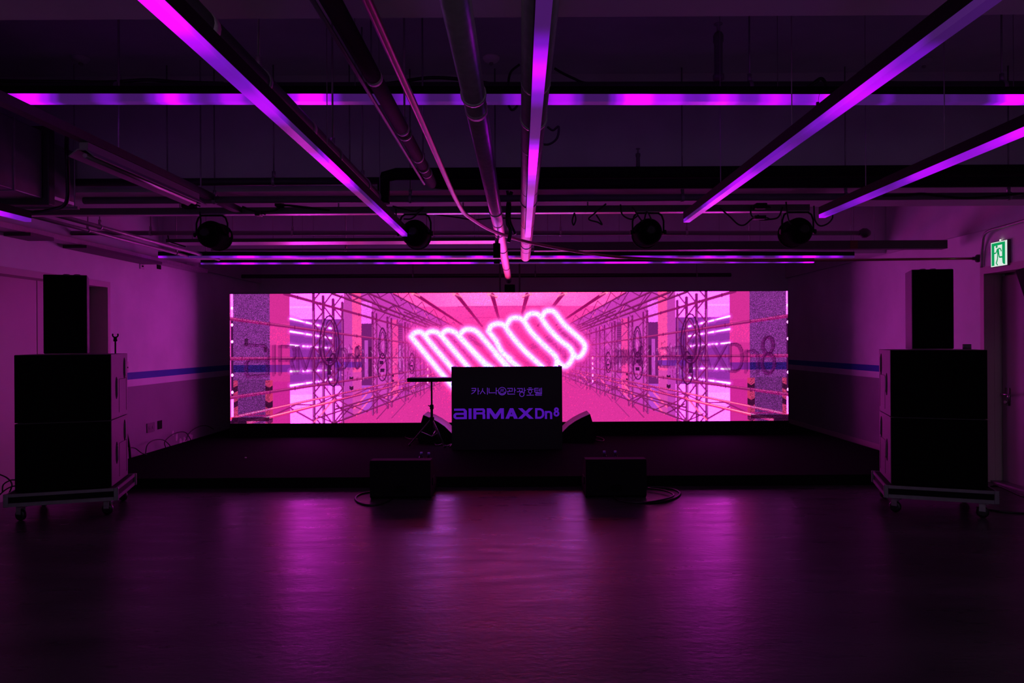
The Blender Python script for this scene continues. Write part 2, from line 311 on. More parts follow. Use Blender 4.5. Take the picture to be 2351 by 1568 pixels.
# ------------------------------------------------------------------ the picture on the LED wall
W, H = 1280, 303
def make_picture():
    rng = np.random.default_rng(3)
    img = np.zeros((H, W, 3)); yy, xx = np.mgrid[0:H, 0:W].astype(float)
    C = lambda *c: np.array(c) / 255.0
    cx, cy = 642.0, 150.0
    def blend(sl, a, c): img[sl] = img[sl] * (1 - a[..., None]) + np.array(c) * a[..., None]
    def line(x0, y0, x1, y1, w0, w1, c, al=1.0):
        m = max(w0, w1) + 1; a0, a1 = int(max(0, min(x0, x1) - m)), int(min(W, max(x0, x1) + m + 1)); b0, b1 = int(max(0, min(y0, y1) - m)), int(min(H, max(y0, y1) + m + 1))
        if a1 <= a0 or b1 <= b0: return
        sl = (slice(b0, b1), slice(a0, a1)); X, Y = xx[sl], yy[sl]; dx, dy = x1 - x0, y1 - y0; L = dx * dx + dy * dy + 1e-9
        t = np.clip(((X - x0) * dx + (Y - y0) * dy) / L, 0, 1); d = np.hypot(X - x0 - t * dx, Y - y0 - t * dy)
        blend(sl, np.clip((w0 + (w1 - w0) * t) / 2 - d + .5, 0, 1) * al, c)
    def poly(pts, c, al=1.0):
        xs = [p[0] for p in pts]; ys = [p[1] for p in pts]
        a0, a1, b0, b1 = int(max(0, min(xs))), int(min(W, max(xs) + 1)), int(max(0, min(ys))), int(min(H, max(ys) + 1))
        if a1 <= a0 or b1 <= b0: return
        sl = (slice(b0, b1), slice(a0, a1)); X, Y = xx[sl], yy[sl]; ins = np.zeros(X.shape, bool); n = len(pts)
        for i in range(n):
            (xa, ya), (xb, yb) = pts[i], pts[(i + 1) % n]
            if ya == yb: continue
            ins ^= ((ya > Y) != (yb > Y)) & (X < (xb - xa) * (Y - ya) / (yb - ya) + xa)
        blend(sl, ins * al, c)
    rect = lambda x0, y0, x1, y1, c, al=1.0: poly([(x0, y0), (x1, y0), (x1, y1), (x0, y1)], c, al)
    def S(x, s): return x if s > 0 else 2 * cx - x
    ry = lambda x, x0, y0: cy + (y0 - cy) * (cx - x) / (cx - x0)       # radial line through (x0,y0)
    # base: pink haze, ceiling, floor
    img[:] = C(218, 54, 166)
    for s in (1, -1):
        P = lambda pts: [(S(x, s), y) for x, y in pts]
        L = lambda x0, y0, x1, y1, w0, w1, c, al=1.0: line(S(x0, s), y0, S(x1, s), y1, w0, w1, c, al)
        R = lambda x0, y0, x1, y1, c, al=1.0: poly(P([(x0, y0), (x1, y0), (x1, y1), (x0, y1)]), c, al)
        # side wall seen through the trusses
        R(138, 0, 560, H, C(206, 58, 186))
        R(138, 0, 262, 62, C(254, 112, 252)); R(138, 60, 262, 216, C(150, 45, 165)); R(138, 216, 262, H, C(254, 114, 252))
        R(200, 85, 262, 150, C(110, 30, 120), .6)
        R(138, 236, 200, 262, C(255, 150, 255), .5); R(138, 30, 190, 34, C(255, 150, 255), .5)
        R(262, 0, 302, H, C(200, 60, 176)); R(281, 0, 302, H, C(236, 74, 168)); R(302, 71, 326, 215, C(118, 30, 115)); R(309, 110, 317, 200, C(215, 80, 215), .8); R(302, 215, 330, H, C(190, 70, 210))
        R(318, 125, 326, 195, C(80, 15, 70), .8); R(302, 20, 326, 71, C(235, 100, 235))
        R(369, 62, 386, 240, C(232, 66, 166)); R(386, 70, 397, 190, C(140, 35, 125), .8); R(388, 122, 392, 180, C(240, 110, 235), .7)
        R(326, 60, 369, 250, C(212, 70, 192), .6); R(397, 80, 420, 200, C(225, 70, 195), .6)
        for k in range(7): R(386, 74 + k * 5, 396, 76 + k * 5, C(90, 20, 80), .5)
        # ceiling above the trusses
        half = (xx < cx) if s > 0 else (xx >= cx); ad = np.abs(xx - cx); mk = (half & (yy < cy * (1 - ad / 268.0))).astype(float)
        img[:] = img * (1 - mk[..., None]) + C(236, 64, 178) * mk[..., None]
        m2 = mk * np.clip((33 - yy) / 2, 0, 1); g2 = np.clip(1.25 - ad / 260, .35, 1) * m2; img[:] = img * (1 - g2[..., None]) + C(249, 112, 232) * g2[..., None]
        # near column: noisy face + pink face
        R(8, 0, 92, H, C(122, 44, 130)); R(92, 0, 138, H, C(214, 46, 150)); R(92, 70, 138, 120, C(238, 58, 165), .6)
        R(8, 200, 92, H, C(104, 38, 112)); R(99, 205, 138, H, C(206, 36, 150), .8)
        for (xa, xb, ya, yb) in ((8, 138, 166, 183),): R(xa, ya, 92, yb, C(46, 20, 100)); R(92, ya, xb, yb, C(130, 34, 150))
        R(240, 160, 302, 173, C(112, 40, 180), .8); R(262, 184, 302, 300, C(190, 58, 190), .35)
        # hazard chevrons
        for (xa, xb) in ((8, 18), (81, 98)):
            R(xa, 202, xb, H, C(205, 50, 95), .75)
            for y0 in (213, 248, 283):
                m_ = (xa + xb) / 2
                if xb - xa > 12: poly(P([(xa, y0), (m_, y0 + 6), (xb, y0), (xb, y0 + 15), (m_, y0 + 21), (xa, y0 + 15)]), C(62, 12, 52))
                else: poly(P([(xa, y0 + 5), (xb, y0), (xb, y0 + 13), (xa, y0 + 18)]), C(62, 12, 52))
        for (xa, xb, ys) in ((274, 283, (193, 215)), (372, 376, (185, 200))):
            for y0 in ys: poly(P([(xa, y0), ((xa + xb) / 2, y0 + 3), (xb, y0), (xb, y0 + 8), ((xa + xb) / 2, y0 + 11), (xa, y0 + 8)]), C(70, 14, 60))
        R(-2, 105, 43 - 41, 120, C(60, 20, 60))
        if s > 0: R(34, 104, 42, 122, C(70, 22, 70)); R(78, 125, 85, 136, C(70, 22, 70))
        # floor wedge
        poly(P([(243, H), (cx, cy + 1), (cx, H)]), C(222, 50, 156))
        # edge strip
        R(-1, 0, 3, H, C(226, 66, 190)); R(3, 0, 8, H, C(70, 14, 70)); R(3, 0, 8, 57, C(245, 130, 245)); R(3, 244, 8, 288, C(250, 140, 250))
        for y0 in (33, 72, 111, 189, 229): L(5, y0 - 1, 5, y0 + 1, 5, 5, C(255, 215, 255))
        # neon bars between the columns
        for (y0, y1, br) in ((58, 77, 0), (88, 101, 0), (120, 126, 1), (181, 179, 1), (214, 203, 0)):
            segs = ((139, 172), (176, 188)) if not br else ((139, 158), (168, 175), (178, 182), (186, 188))
            segs += ((193, 199), (202, 206), (212, 222), (228, 236))
            for a, b2 in segs:
                f = lambda x: y0 + (y1 - y0) * (x - 139) / 76.0
                L(a, f(a), b2, f(b2), 17, 12, C(236, 70, 240), .3); L(a, f(a), b2, f(b2), 9, 7, C(246, 100, 250), .55); L(a, f(a), b2, f(b2), 4.4, 3.2, C(255, 225, 255))
        # scaffolding and trusses
        dk, md, hl = C(112, 14, 84), C(150, 24, 108), C(255, 96, 176)
        rd = random.Random(5)
        def rail(x0, y0, x1, wd, hi=True):
            sc0, sc1 = (cx - x0) / cx, (cx - x1) / cx; y1 = ry(x1, x0, y0)
            L(x0, y0, x1, y1, wd * sc0, max(.8, wd * sc1), md)
            if hi: L(x0, y0 - wd * .22 * sc0, x1, y1 - wd * .22 * sc1, 1.3, .5, hl, .75)
            x = x0 + 30
            while x < x1:
                q = (cx - x) / cx; yq = ry(x, x0, y0); L(x, yq - wd * .6 * q, x, yq + wd * .6 * q, 2.0, 2.0, dk, .8); x += 60 * q + 6
        cols = ((192, 6.4), (214, 6.0), (237, 6.6), (258, 5.2), (327, 4.2), (336, 3.0), (361, 3.6), (370, 3.2), (401, 3.2), (408, 2.2), (425, 2.4), (436, 2.4), (444, 1.6), (459, 1.8), (467, 1.4), (480, 1.4), (492, 1.2), (505, 1.0), (515, 1.0), (526, .9), (536, .9))
        for x, wd in cols:
            q = (cx - x) / cx; top, bot = max(-5, cy - 215 * q), min(H + 5, cy + 270 * q)
            L(x, top, x, bot, wd, wd, C(122, 16, 96), .92); L(x - wd * .15, top + 60 * q, x - wd * .15, bot, wd * .28, wd * .28, C(235, 110, 220), .75)
            L(x + wd * .45, top, x + wd * .45, bot, .8, .8, C(84, 8, 66), .8)
        def lattice(a, b2, wd, step, y0=-400, cross=True, al=.9):
            q = (cx - a) / cx; y = max(-20, cy - 230 * q); k = 0
            while y < min(H + 10, cy + 260 * q):
                ya, yb = y, y + step
                L(a if k % 2 else b2, ya, b2 if k % 2 else a, yb, wd, wd, C(128, 18, 98), al); L(a if k % 2 else b2, ya - wd * .4, b2 if k % 2 else a, yb - wd * .4, .7, .7, C(225, 90, 200), .5)
                y += step; k += 1
        lattice(192, 214, 3.4, 27); lattice(214, 237, 3.4, 31); lattice(237, 258, 3.2, 27); lattice(327, 336, 1.8, 13); lattice(336, 361, 2.2, 28); lattice(361, 370, 1.6, 12)
        lattice(370, 401, 1.6, 34); lattice(401, 408, 1.2, 9); lattice(408, 425, 1.5, 21); lattice(425, 436, 1.3, 14); lattice(436, 459, 1.2, 24); lattice(459, 467, 1, 10); lattice(467, 480, 1, 14); lattice(480, 492, .9, 12); lattice(492, 515, .9, 14)
        rail(-2, 57, 560, 8.2); rail(-2, 150.5, 560, 8.0); rail(-2, 242, 560, 8.2); rail(126, 0, 560, 9.0, False)
        def chord(x0, y0, x1, wd, c=dk, h=.5):
            y1 = ry(x1, x0, y0); q0, q1 = (cx - x0) / cx, (cx - x1) / cx
            L(x0, y0, x1, y1, wd * q0, max(1.0, wd * q1), c); L(x0, y0 - wd * .2 * q0, x1, y1 - wd * .2 * q1, 1.6 * q0, .6, hl, h)
        def zig(x0, ya, yb, x1, wd, st, c=dk, h=0):
            x = x0; up = True; k = 0
            while x < x1:
                q = (cx - x) / cx; xn = x + st * q + 1.5; p0, p1 = ry(x, x0, ya if up else yb), ry(xn, x0, yb if up else ya)
                L(x, p0, xn, p1, max(.9, wd * q), max(.8, wd * q), hl if (h and k % 2) else c, .9); x = xn; up = not up; k += 1
        # overhead trusses
        zig(240, -34, 2, 600, 4.6, 62); zig(320, -30, -2, 600, 4.2, 46); zig(375, -22, 8, 610, 3.8, 40); zig(330, 8, 36, 600, 3.4, 44)
        chord(237, 1, 612, 8.5); chord(275, 1, 612, 9.5); chord(321, 1, 612, 8.5); chord(376, 2, 612, 8.5); chord(400, 44, 600, 8)
        for k in range(46):
            x = rd.uniform(378, 500); q = (cx - x) / cx; y = ry(x, 376, rd.uniform(6, 62)); L(x, y, x + rd.uniform(-3, 3), y + 20 * q, 1.3, 1.0, (dk, md, hl)[k % 3], .75)
        # low trusses standing on the floor
        poly(P([(60, H), (135, H), (135, 280)]), C(226, 50, 160), .3)
        zig(140, 268, 316, 600, 5.0, 66, md, 1); zig(40, 283, 298, 600, 4.0, 60, md); zig(243, 262, 303, 600, 4.6, 70, dk, 1); zig(200, 285, 320, 600, 3.6, 58)
        chord(20, 284, 600, 6.5, md, .9); chord(44, 299, 600, 8.5, md, .95); chord(240, 270, 600, 6, dk); chord(237, 302, 612, 6.5, dk); chord(200, 290, 610, 5, dk)
        L(44, 299, 237, ry(237, 44, 299), 7.5, 5.5, C(226, 46, 130)); L(44, 297.6, 237, ry(237, 44, 299) - 1, 2.4, 1.6, C(255, 140, 210)); L(40, 299, 48, 297, 8, 8, C(250, 70, 140), .8)
        L(-2, 291, 22, 284, 5, 3.5, C(240, 60, 130)); L(22, 284, 237, ry(237, 22, 284), 4.5, 3.5, C(225, 50, 140)); L(22, 283, 237, ry(237, 22, 284) - 1, 1.4, 1.2, C(255, 130, 200)); R(4, 288, 90, 297, C(44, 6, 40), .85); R(0, 296, 38, H, C(40, 6, 38), .9)
        for k in range(60):
            x = rd.uniform(380, 520); q = (cx - x) / cx; y = cy + rd.uniform(110, 230) * q; L(x, y, x + rd.uniform(-4, 4), y + rd.uniform(14, 40) * q, 1.3, .9, (dk, md, hl)[k % 3], .7)
        for k in range(240):                                   # busy far ironwork
            x = rd.uniform(400, 570); q = (cx - x) / cx; y = cy + rd.uniform(-170, 260) * q
            L(x, y, x + rd.uniform(-8, 12) * q * 2, y + rd.uniform(-34, 34) * q, 1.4, .9, (dk, md, hl, dk)[k % 4], .6)
        for k in range(190):                                    # small clutter at hand height
            x = rd.uniform(196, 420); q = (cx - x) / cx; y = cy + rd.uniform(-60, 110) * q
            L(x, y, x + rd.uniform(-4, 4), y + rd.uniform(-14, 14), 3.0 * q, 1.0, (C(60, 8, 60), dk, md, C(250, 150, 250))[k % 4], .6)
        for y0 in (160, 173, 184, 200, 214): L(453, y0 - 8, 453, y0 - 5, 3, 3, C(255, 180, 255))
        # oval coil drawing on the mesh panels
        for (ox, oy, rx, r2, wd) in ((228, 110, 22, 58, 3), (229, 112, 15, 50, 2), (236, 178, 12, 38, 3), (350, 117, 9, 36, 2.4), (350, 118, 6, 28, 1.8), (349, 172, 10, 32, 2.4), (417, 160, 6, 20, 1.8), (417, 172, 5, 16, 1.6)):
            pp = [(ox + rx * math.cos(a / 24 * 2 * PI) + rx * .08 * math.sin(a / 24 * 4 * PI), oy + r2 * math.sin(a / 24 * 2 * PI)) for a in range(25)]
            for a in range(24): L(*pp[a], *pp[a + 1], wd, wd, C(70, 8, 66), .8)
        for (x0, y0, x1, y1) in ((343, 158, 352, 166), (345, 176, 354, 184), (222, 150, 236, 158), (225, 168, 232, 190), (414, 168, 420, 172)): R(x0, y0, x1, y1, C(48, 6, 48), .85)
        # ceiling tracks
        for (xa, ya, xb, yb, wd) in ((426, 3, 535, 76, 8), (521, 5, 578, 78, 9), (602, 6, 618, 66, 10)):
            L(xa, ya, xb, yb, wd, wd * .5, C(150, 12, 96)); L(xa - wd * .9, ya - 2, xa + wd, ya + 4, 6, 6, C(255, 120, 190), .8); L(xa - wd * .5, ya + 1, xa + wd, ya + 6, 1.5, 1.5, C(140, 10, 90), .9)
    for y0, a in ((31, .35), (57, .3), (73, .25)): rect(cx - 150 + y0, y0, cx + 150 - y0, y0 + 3, C(205, 30, 130), a)
    # lettering on the side walls, in the walls' perspective
    G = {'a': [[(0, 1), (.8, 1), (1, .85), (1, 0)], [(1, .5), (.1, .5), (0, .4), (0, .1), (.1, 0), (1, 0)]], 'I': [[(.5, 0), (.5, 1)]],
         'R': [[(0, 0), (0, 1), (.9, 1), (1, .85), (1, .6), (.9, .5), (0, .5)], [(.7, .5), (1, 0)]], 'M': [[(0, 0), (0, 1), (.5, .1), (1, 1), (1, 0)]],
         'A': [[(0, 0), (.5, 1), (1, 0)], [(.2, .35), (.8, .35)]], 'X': [[(0, 0), (1, 1)], [(0, 1), (1, 0)]],
         'D': [[(0, 0), (0, 1), (.45, 1), (.75, .92), (.93, .75), (1, .5), (.93, .25), (.75, .08), (.45, 0), (0, 0)]], 'n': [[(0, 0), (0, .75)], [(0, .7), (.6, .75), (1, .6), (1, 0)]],
         '8': [[(.5 + .42 * math.cos(q * .3927), .9 + .27 * math.sin(q * .3927)) for q in range(17)], [(.5 + .5 * math.cos(q * .3927), .32 + .32 * math.sin(q * .3927)) for q in range(17)]]}
    word = (('a', 1.25), ('I', .35), ('R', 1.1), ('M', 1.3), ('A', 1.2), ('X', 1.2), ('D', .9), ('n', .75), ('8', .7)); tot = sum(w_ for _, w_ in word) + .25 * 9
    def lettering(xa, xb, d):
        qa, qb = abs(cx - xa), abs(cx - xb); u = 0.0
        def px(u): return cx + (1 if xa > cx else -1) * 1.0 / ((1 - u) / qa + u / qb)
        for ch, w_ in word:
            for st in G[ch]:
                pts = []
                for k in range(len(st) - 1):
                    (x0, y0), (x1, y1) = st[k], st[k + 1]
                    for t in (0, .5): pts.append((x0 + (x1 - x0) * t, y0 + (y1 - y0) * t))
                pts.append(st[-1]); q_ = []
                for x, y in pts:
                    X = px((u + x * w_) / tot); q = abs(cx - X) / cx; q_.append((X, cy + (48 - y * 82) * q * .96, q))
                for k in range(len(q_) - 1):
                    th = 9 * q_[k][2]
                    if st is G[ch][0] or True: line(q_[k][0], q_[k][1], q_[k + 1][0], q_[k + 1][1], th, th, C(92, 12, 84), .30); line(q_[k][0] + 4 * d, q_[k][1] - 3, q_[k + 1][0] + 4 * d, q_[k + 1][1] - 3, th * .35, th * .35, C(60, 6, 58), .45)
            u += w_ + .25
    lettering(36, 300, 1); lettering(985, 1258, 1); lettering(880, 944, 1)
    # central haze
    hz = np.exp(-(((xx - cx) / 150) ** 2 + ((yy - 150) / 80) ** 2)); img[:] = img * (1 - .8 * hz[..., None]) + C(232, 44, 152) * .8 * hz[..., None]
    # the glowing coil
    c3 = lambda *p: [(401 + x / 4.75, -13 + y / 4.75) for x, y in p]; c4 = lambda *p: [(611 + x / 4.75, -13 + y / 4.75) for x, y in p]
    paths = [c3((70, 545), (520, 1100), (900, 1500)), c3((70, 545), (105, 505), (150, 492), (200, 515), (300, 640), (500, 880), (800, 1250)), c3((225, 530), (260, 498), (310, 487), (375, 515), (450, 600), (690, 890), (900, 1150)),
             c3((405, 520), (435, 487), (480, 475), (555, 505), (640, 600), (900, 890)), c3((600, 525), (640, 480), (700, 465), (790, 500), (930, 660), (1120, 880), (1250, 1050)), c3((610, 560), (700, 660), (860, 830), (950, 900)),
             c4((-85, 490), (-55, 430), (20, 405), (90, 430), (150, 520), (300, 700), (500, 890)), c4((-85, 490), (0, 600)), c4((5, 620), (60, 720), (150, 800)), c4((-10, 740), (110, 880)), c4((130, 800), (240, 890)),
             c4((110, 430), (150, 360), (215, 340), (290, 370), (380, 500), (510, 640), (640, 770), (655, 850), (640, 900)),
             c4((305, 370), (350, 310), (410, 295), (470, 320), (560, 450), (690, 590), (800, 680), (832, 760), (795, 845), (735, 882), (680, 840), (640, 770)),
             c4((500, 330), (530, 280), (585, 265), (640, 290), (740, 420), (920, 590), (962, 670), (930, 750), (880, 780), (835, 740), (800, 680))]
    sl = (slice(0, 300), slice(360, 860)); X, Y = xx[sl], yy[sl]; D = np.full(X.shape, 1e9)
    def cr2(P):
        P = [tuple(2 * np.array(P[0]) - np.array(P[1]))] + list(P) + [tuple(2 * np.array(P[-1]) - np.array(P[-2]))]; P = [np.array(p) for p in P]; out = []
        for i in range(1, len(P) - 2):
            for k in range(6):
                t = k / 6; a_, b_, c_, d_ = P[i - 1], P[i], P[i + 1], P[i + 2]; out.append(tuple(.5 * (2 * b_ + (c_ - a_) * t + (2 * a_ - 5 * b_ + 4 * c_ - d_) * t * t + (3 * b_ - a_ - 3 * c_ + d_) * t ** 3)))
        return out + [tuple(P[-2])]
    paths = [cr2(p) if len(p) > 2 else p for p in paths]
    for pth in paths:
        for (xa, ya), (xb, yb) in zip(pth[:-1], pth[1:]):
            dx, dy = xb - xa, yb - ya; t = np.clip(((X - xa) * dx + (Y - ya) * dy) / (dx * dx + dy * dy), 0, 1); D = np.minimum(D, np.hypot(X - xa - t * dx, Y - ya - t * dy))
    blend(sl, np.exp(-np.maximum(D - 8, 0) / 11) * .9, C(240, 54, 165)); blend(sl, np.clip(1.55 - D / 10, 0, 1) ** 1.2, C(250, 118, 246)); blend(sl, np.clip((7.2 - D) / 4.2, 0, 1), C(234, 232, 252))
    # camera-side moire of the panels
    nz = rng.normal(0, 1, (H, W)); amp = np.full((H, W), .03)
    for a, b2 in ((8, 92), (2 * int(cx) - 92, 2 * int(cx) - 8)): amp[:, a:b2] = .27
    img[:] = img * (1 + (nz * amp)[..., None])
    for a, b2 in ((8, 92), (2 * int(cx) - 92, 2 * int(cx) - 8)): img[:, a:b2] = np.minimum(img[:, a:b2], .9)
    return np.clip(img, 0, 1)
pic = make_picture()
lin = np.where(pic <= 0.04045, pic / 12.92, ((pic + 0.055) / 1.055) ** 2.4)
sm = np.clip((lin - .85) / .15, 0, 1); sm = sm * sm * (3 - 2 * sm); sm[..., 1] = np.maximum(sm[..., 1], .05 * sm[..., 0])
lin = lin * (1 + HEAD * sm)          # headroom: the channels the camera clipped
SY = 11.2; P0 = at(530, 971, SY); sx0, sx1 = (530 - VX) * SY / F - .015, (1809 - VX) * SY / F; sz0, sz1 = CAMZ - (971 - VY - 2) * SY / F, CAMZ + (VY - 671.5) * SY / F
gx, gz = np.meshgrid(np.linspace(sx0, sx1, W), np.linspace(sz1, sz0, H)); co = np.stack([gx, np.full_like(gx, SY), gz], -1).reshape(-1, 3)
idx = np.arange(W * H).reshape(H, W); fa = np.stack([idx[1:, :-1], idx[1:, 1:], idx[:-1, 1:], idx[:-1, :-1]], -1).reshape(-1)
led = thing('led_video_wall', 'wide black-framed LED video wall across the back showing pink scaffolding and neon coil', 'screen', (0, SY, .12))
me = bpy.data.meshes.new('display'); nf = (W - 1) * (H - 1)
me.vertices.add(W * H); me.vertices.foreach_set('co', (co - np.array([0, SY, .12])).astype(np.float32).ravel())
me.loops.add(nf * 4); me.loops.foreach_set('vertex_index', fa.astype(np.int32)); me.polygons.add(nf); me.polygons.foreach_set('loop_start', np.arange(0, nf * 4, 4, dtype=np.int32))
me.update(calc_edges=True)
ca = me.color_attributes.new('led_pixels', 'FLOAT_COLOR', 'POINT'); ca.data.foreach_set('color', np.concatenate([lin.reshape(-1, 3), np.ones((W * H, 1))], 1).astype(np.float32).ravel())
m = emat('led_display', (1, 1, 1), SCREEN_GAIN); an = m.node_tree.nodes.new('ShaderNodeVertexColor'); an.layer_name = 'led_pixels'
em = [n for n in m.node_tree.nodes if n.type == 'EMISSION'][0]; m.node_tree.links.new(an.outputs[0], em.inputs[0]); me.materials.append(m)
dsp = bpy.data.objects.new('display', me); col.objects.link(dsp); dsp.parent = led
MB().box((sx0 - .01, SY + .004, sz0), (sx1 + .01, SY + .10, sz1 + .01)).build('cabinet_frame', 'black', led)
MB().box((sx0, SY - .02, .12), (sx1, SY + .25, sz0 - .004)).build('base_plinth', 'skirt', led)
for k in range(6): 
    x = sx0 + .4 + k * (sx1 - sx0 - .8) / 5
    MB().bar((x, SY + .13, .155), (x, SY + .13, sz1 - .1), .05, .05, (0, 1, 0)).bar((x, SY + .14, 1.9), (x, SY + .75, .16), .04, .04, (0, 1, 0)).build('rear_brace', 'alu', led)

# ------------------------------------------------------------------ stage
st = thing('stage_platform', 'low black carpeted stage platform across the room below the video wall', 'stage', (0, 7.8, 0))
MB().box((XL + .002, 7.8, .095), (XR - .42, YB - .01, .12)).build('carpet_top', 'carpet', st)
MB().box((XL + .002, 7.81, 0), (XR - .43, YB - .02, .094)).build('skirt', 'skirt', st)

# ------------------------------------------------------------------ loudspeaker stacks
SW, SD, SH = .79, .66, .635
def handle_part(side, y, z, parent):
    s = side; x = s * SW / 2; hb = MB(); n = 20
    ring = [(.028 * math.cos(2 * PI * k / n), .075 * math.sin(2 * PI * k / n) + (.02 if math.sin(2 * PI * k / n) > 0 else -.02)) for k in range(n)]
    P = lambda sc_, off: [Vector((x + s * off, y + a * sc_, z + b2 * (1 + (sc_ - 1) * .4))) for a, b2 in ring]
    o1, o2, i2, i3 = P(1.35, .0), P(1.3, .004), P(1.0, .004), P(1.0, -.0)
    vs = o1 + o2 + i2 + i3; fs = []
    for r in range(3):
        for k in range(n): fs.append((r * n + k, r * n + (k + 1) % n, (r + 1) * n + (k + 1) % n, (r + 1) * n + k))
    hb.add(vs, fs); hh = hb.build('handle', 'black', parent, local=True)
    MB().add(P(1.0, .0012), [list(range(n))]).build('handle_recess', 'grille', hh, local=True)
    MB().tube([(x + s * .002, y, z - .075), (x + s * .006, y, z - .06), (x + s * .006, y, z + .06), (x + s * .002, y, z + .075)], .010, 8).build('grip', 'alu', hh, True, local=True)
def make_sub():
    t = thing('subwoofer_cabinet', '', 'speaker', (0, 0, 0), 0, 'stacked subwoofer cabinets')
    MB().box((-SW / 2, .012, .003), (SW / 2, SD, SH - .003)).build('body', 'cabinet', t, bevel=.006, local=True)
    MB().box((-SW / 2 + .004, 0, .006), (SW / 2 - .004, .011, SH - .006)).build('grille', 'grille', t, local=True)
    for s in (-1, 1):
        handle_part(s, .52, SH * .76, t); handle_part(s, .20, SH * .47, t)
        x = s * (SW / 2 + .0012); q = MB()
        for a, b2 in (((.30, .05), (.30, .38)), ((.30, .38), (.60, .38)), ((.60, .38), (.60, .05))): q.bar((x, a[0], a[1]), (x, b2[0], b2[1]), .004, .0025, (1, 0, 0))
        q.build('panel_line', 'black', t, local=True)
    return t
def make_top():
    t = thing('full_range_speaker', '', 'speaker', (0, 0, 0), 0, 'tall top speakers on the subwoofers')
    w0, w1, dd, hh = .18, .108, .36, .75
    MB().prism([(-w0, .008), (w0, .008), (w1, dd), (-w1, dd)], lambda a, b2: Vector((a, b2, .004)), lambda a, b2: Vector((a, b2, hh))).build('body', 'cabinet', t, bevel=.005, local=True)
    MB().box((-w0 + .003, -.004, .01), (w0 - .003, .007, hh - .006)).build('grille', 'grille', t, local=True)
    for x in (-.03, .06):
        MB().lathe((x, .15, hh), [(.03, -.002), (.03, .012), (.022, .017), (.02, .017)], n=16).build('rigging_knob', 'rubber', t, True, local=True)
    return t
def make_dolly():
    t = thing('wheeled_flight_case_lid', '', 'dolly', (0, 0, 0), 0, 'wheeled dollies under the speaker stacks')
    w0, d0, d1, z0, z1 = SW / 2 + .05, -.05, SD + .05, .145, .262
    MB().box((-w0 + .004, d0 + .004, z0 + .004), (w0 - .004, d1 - .004, z1 - .004)).build('panel', 'black', t, local=True)
    e = MB()
    for z in (z0 + .017, z1 - .014):
        for a, b2 in (((-w0, d0), (w0, d0)), ((w0, d0), (w0, d1)), ((w0, d1), (-w0, d1)), ((-w0, d1), (-w0, d0))): e.bar((a[0], a[1], z), (b2[0], b2[1], z), .012, .034 if z < .2 else .028)
    e.build('edge_rail', 'alu', t, local=True)
    for sx in (-1, 1):
        for y in (d0, d1): MB().box((sx * w0 - .02, y - .012, z0 - .002), (sx * w0 + .02, y + .012, z1 + .002)).build('corner_cap', 'alu', t, bevel=.005, local=True)
    w_ = None
    for sx in (-1, 1):
        for y in (.03, SD - .03):
            if w_ is None:
                c = MB().box((-.04, -.04, .138), (.04, .04, .145)).bar((-.026, 0, .06), (-.026, 0, .14), .004, .05, (0, 1, 0)).bar((.026, 0, .06), (.026, 0, .14), .004, .05, (0, 1, 0)).box((-.03, -.05, .125), (.03, -.03, .135)).build('caster', 'steel', t, local=True)
                MB().lathe((-.02, 0, .052), [(.030, 0), (.047, .002), (.052, .01), (.052, .03), (.047, .038), (.030, .04)], (1, 0, 0), 24).build('wheel', 'rubber', c, True, local=True)
                w_ = c; c.location = (sx * (w0 - .09), y, 0)
            else: c = dup(w_, loc=(sx * (w0 - .09), y, 0), parent=t)
            c.rotation_euler = (0, 0, random.uniform(.8, 1.5))
    return t
sub, top, dol = make_sub(), make_top(), make_dolly()
LA, RA = math.radians(17.5), math.radians(-19.0)
def base_pt(fl, ang):     # dolly origin from the front-left top corner of the box
    return Vector((fl[0], fl[1], 0)) + Matrix.Rotation(ang, 3, 'Z') @ Vector((SW / 2, 0, 0))
bl, br = base_pt((-4.655, 6.40), LA), base_pt((3.485, 6.57), RA)
for bpt, ang, side, first in ((bl, LA, 'left', True), (br, RA, 'right', False)):
    near = 'mic stand' if first else 'exit door'
    labs = ('black flight case lid on casters, carrying the %s speaker stack' % side, 'lower black subwoofer resting on the dolly of the %s speaker stack' % side,
            'upper black subwoofer of the %s speaker stack, directly under the tall top speaker' % side, 'tall narrow black top speaker crowning the %s stack beside the %s' % (side, near))
    objs = []
    for src, z, lab in ((dol, 0, labs[0]), (sub, .262, labs[1]), (sub, .262 + SH, labs[2])):
        loc = (bpt.x, bpt.y, z)
        if first and not (src is sub and z > .5):
            src.location = loc; src.rotation_euler = (0, 0, ang); src['label'] = lab
        else: dup(src, loc=loc, rz=ang, label=lab)
    off = Matrix.Rotation(ang, 3, 'Z') @ Vector((.005 if first else -.03, .05, 0)); loc = (bpt.x + off.x, bpt.y + off.y, .262 + 2 * SH)
    if first: top.location = loc; top.rotation_euler = (0, 0, ang); top['label'] = labs[3]
    else: dup(top, loc=loc, rz=math.radians(-9), label=labs[3])
ztop = .262 + 2 * SH
p = Vector((4.24, 6.62, ztop)); tr = MB(); tr.lathe(p, [(.036, 0), (.036, .048), (.024, .048), (.024, .004), (.036, 0)], n=20)
tag(tr.build('tape_roll', 'greypipe', None, True), 'small grey tape roll lying on top of the right subwoofer stack', 'tape')
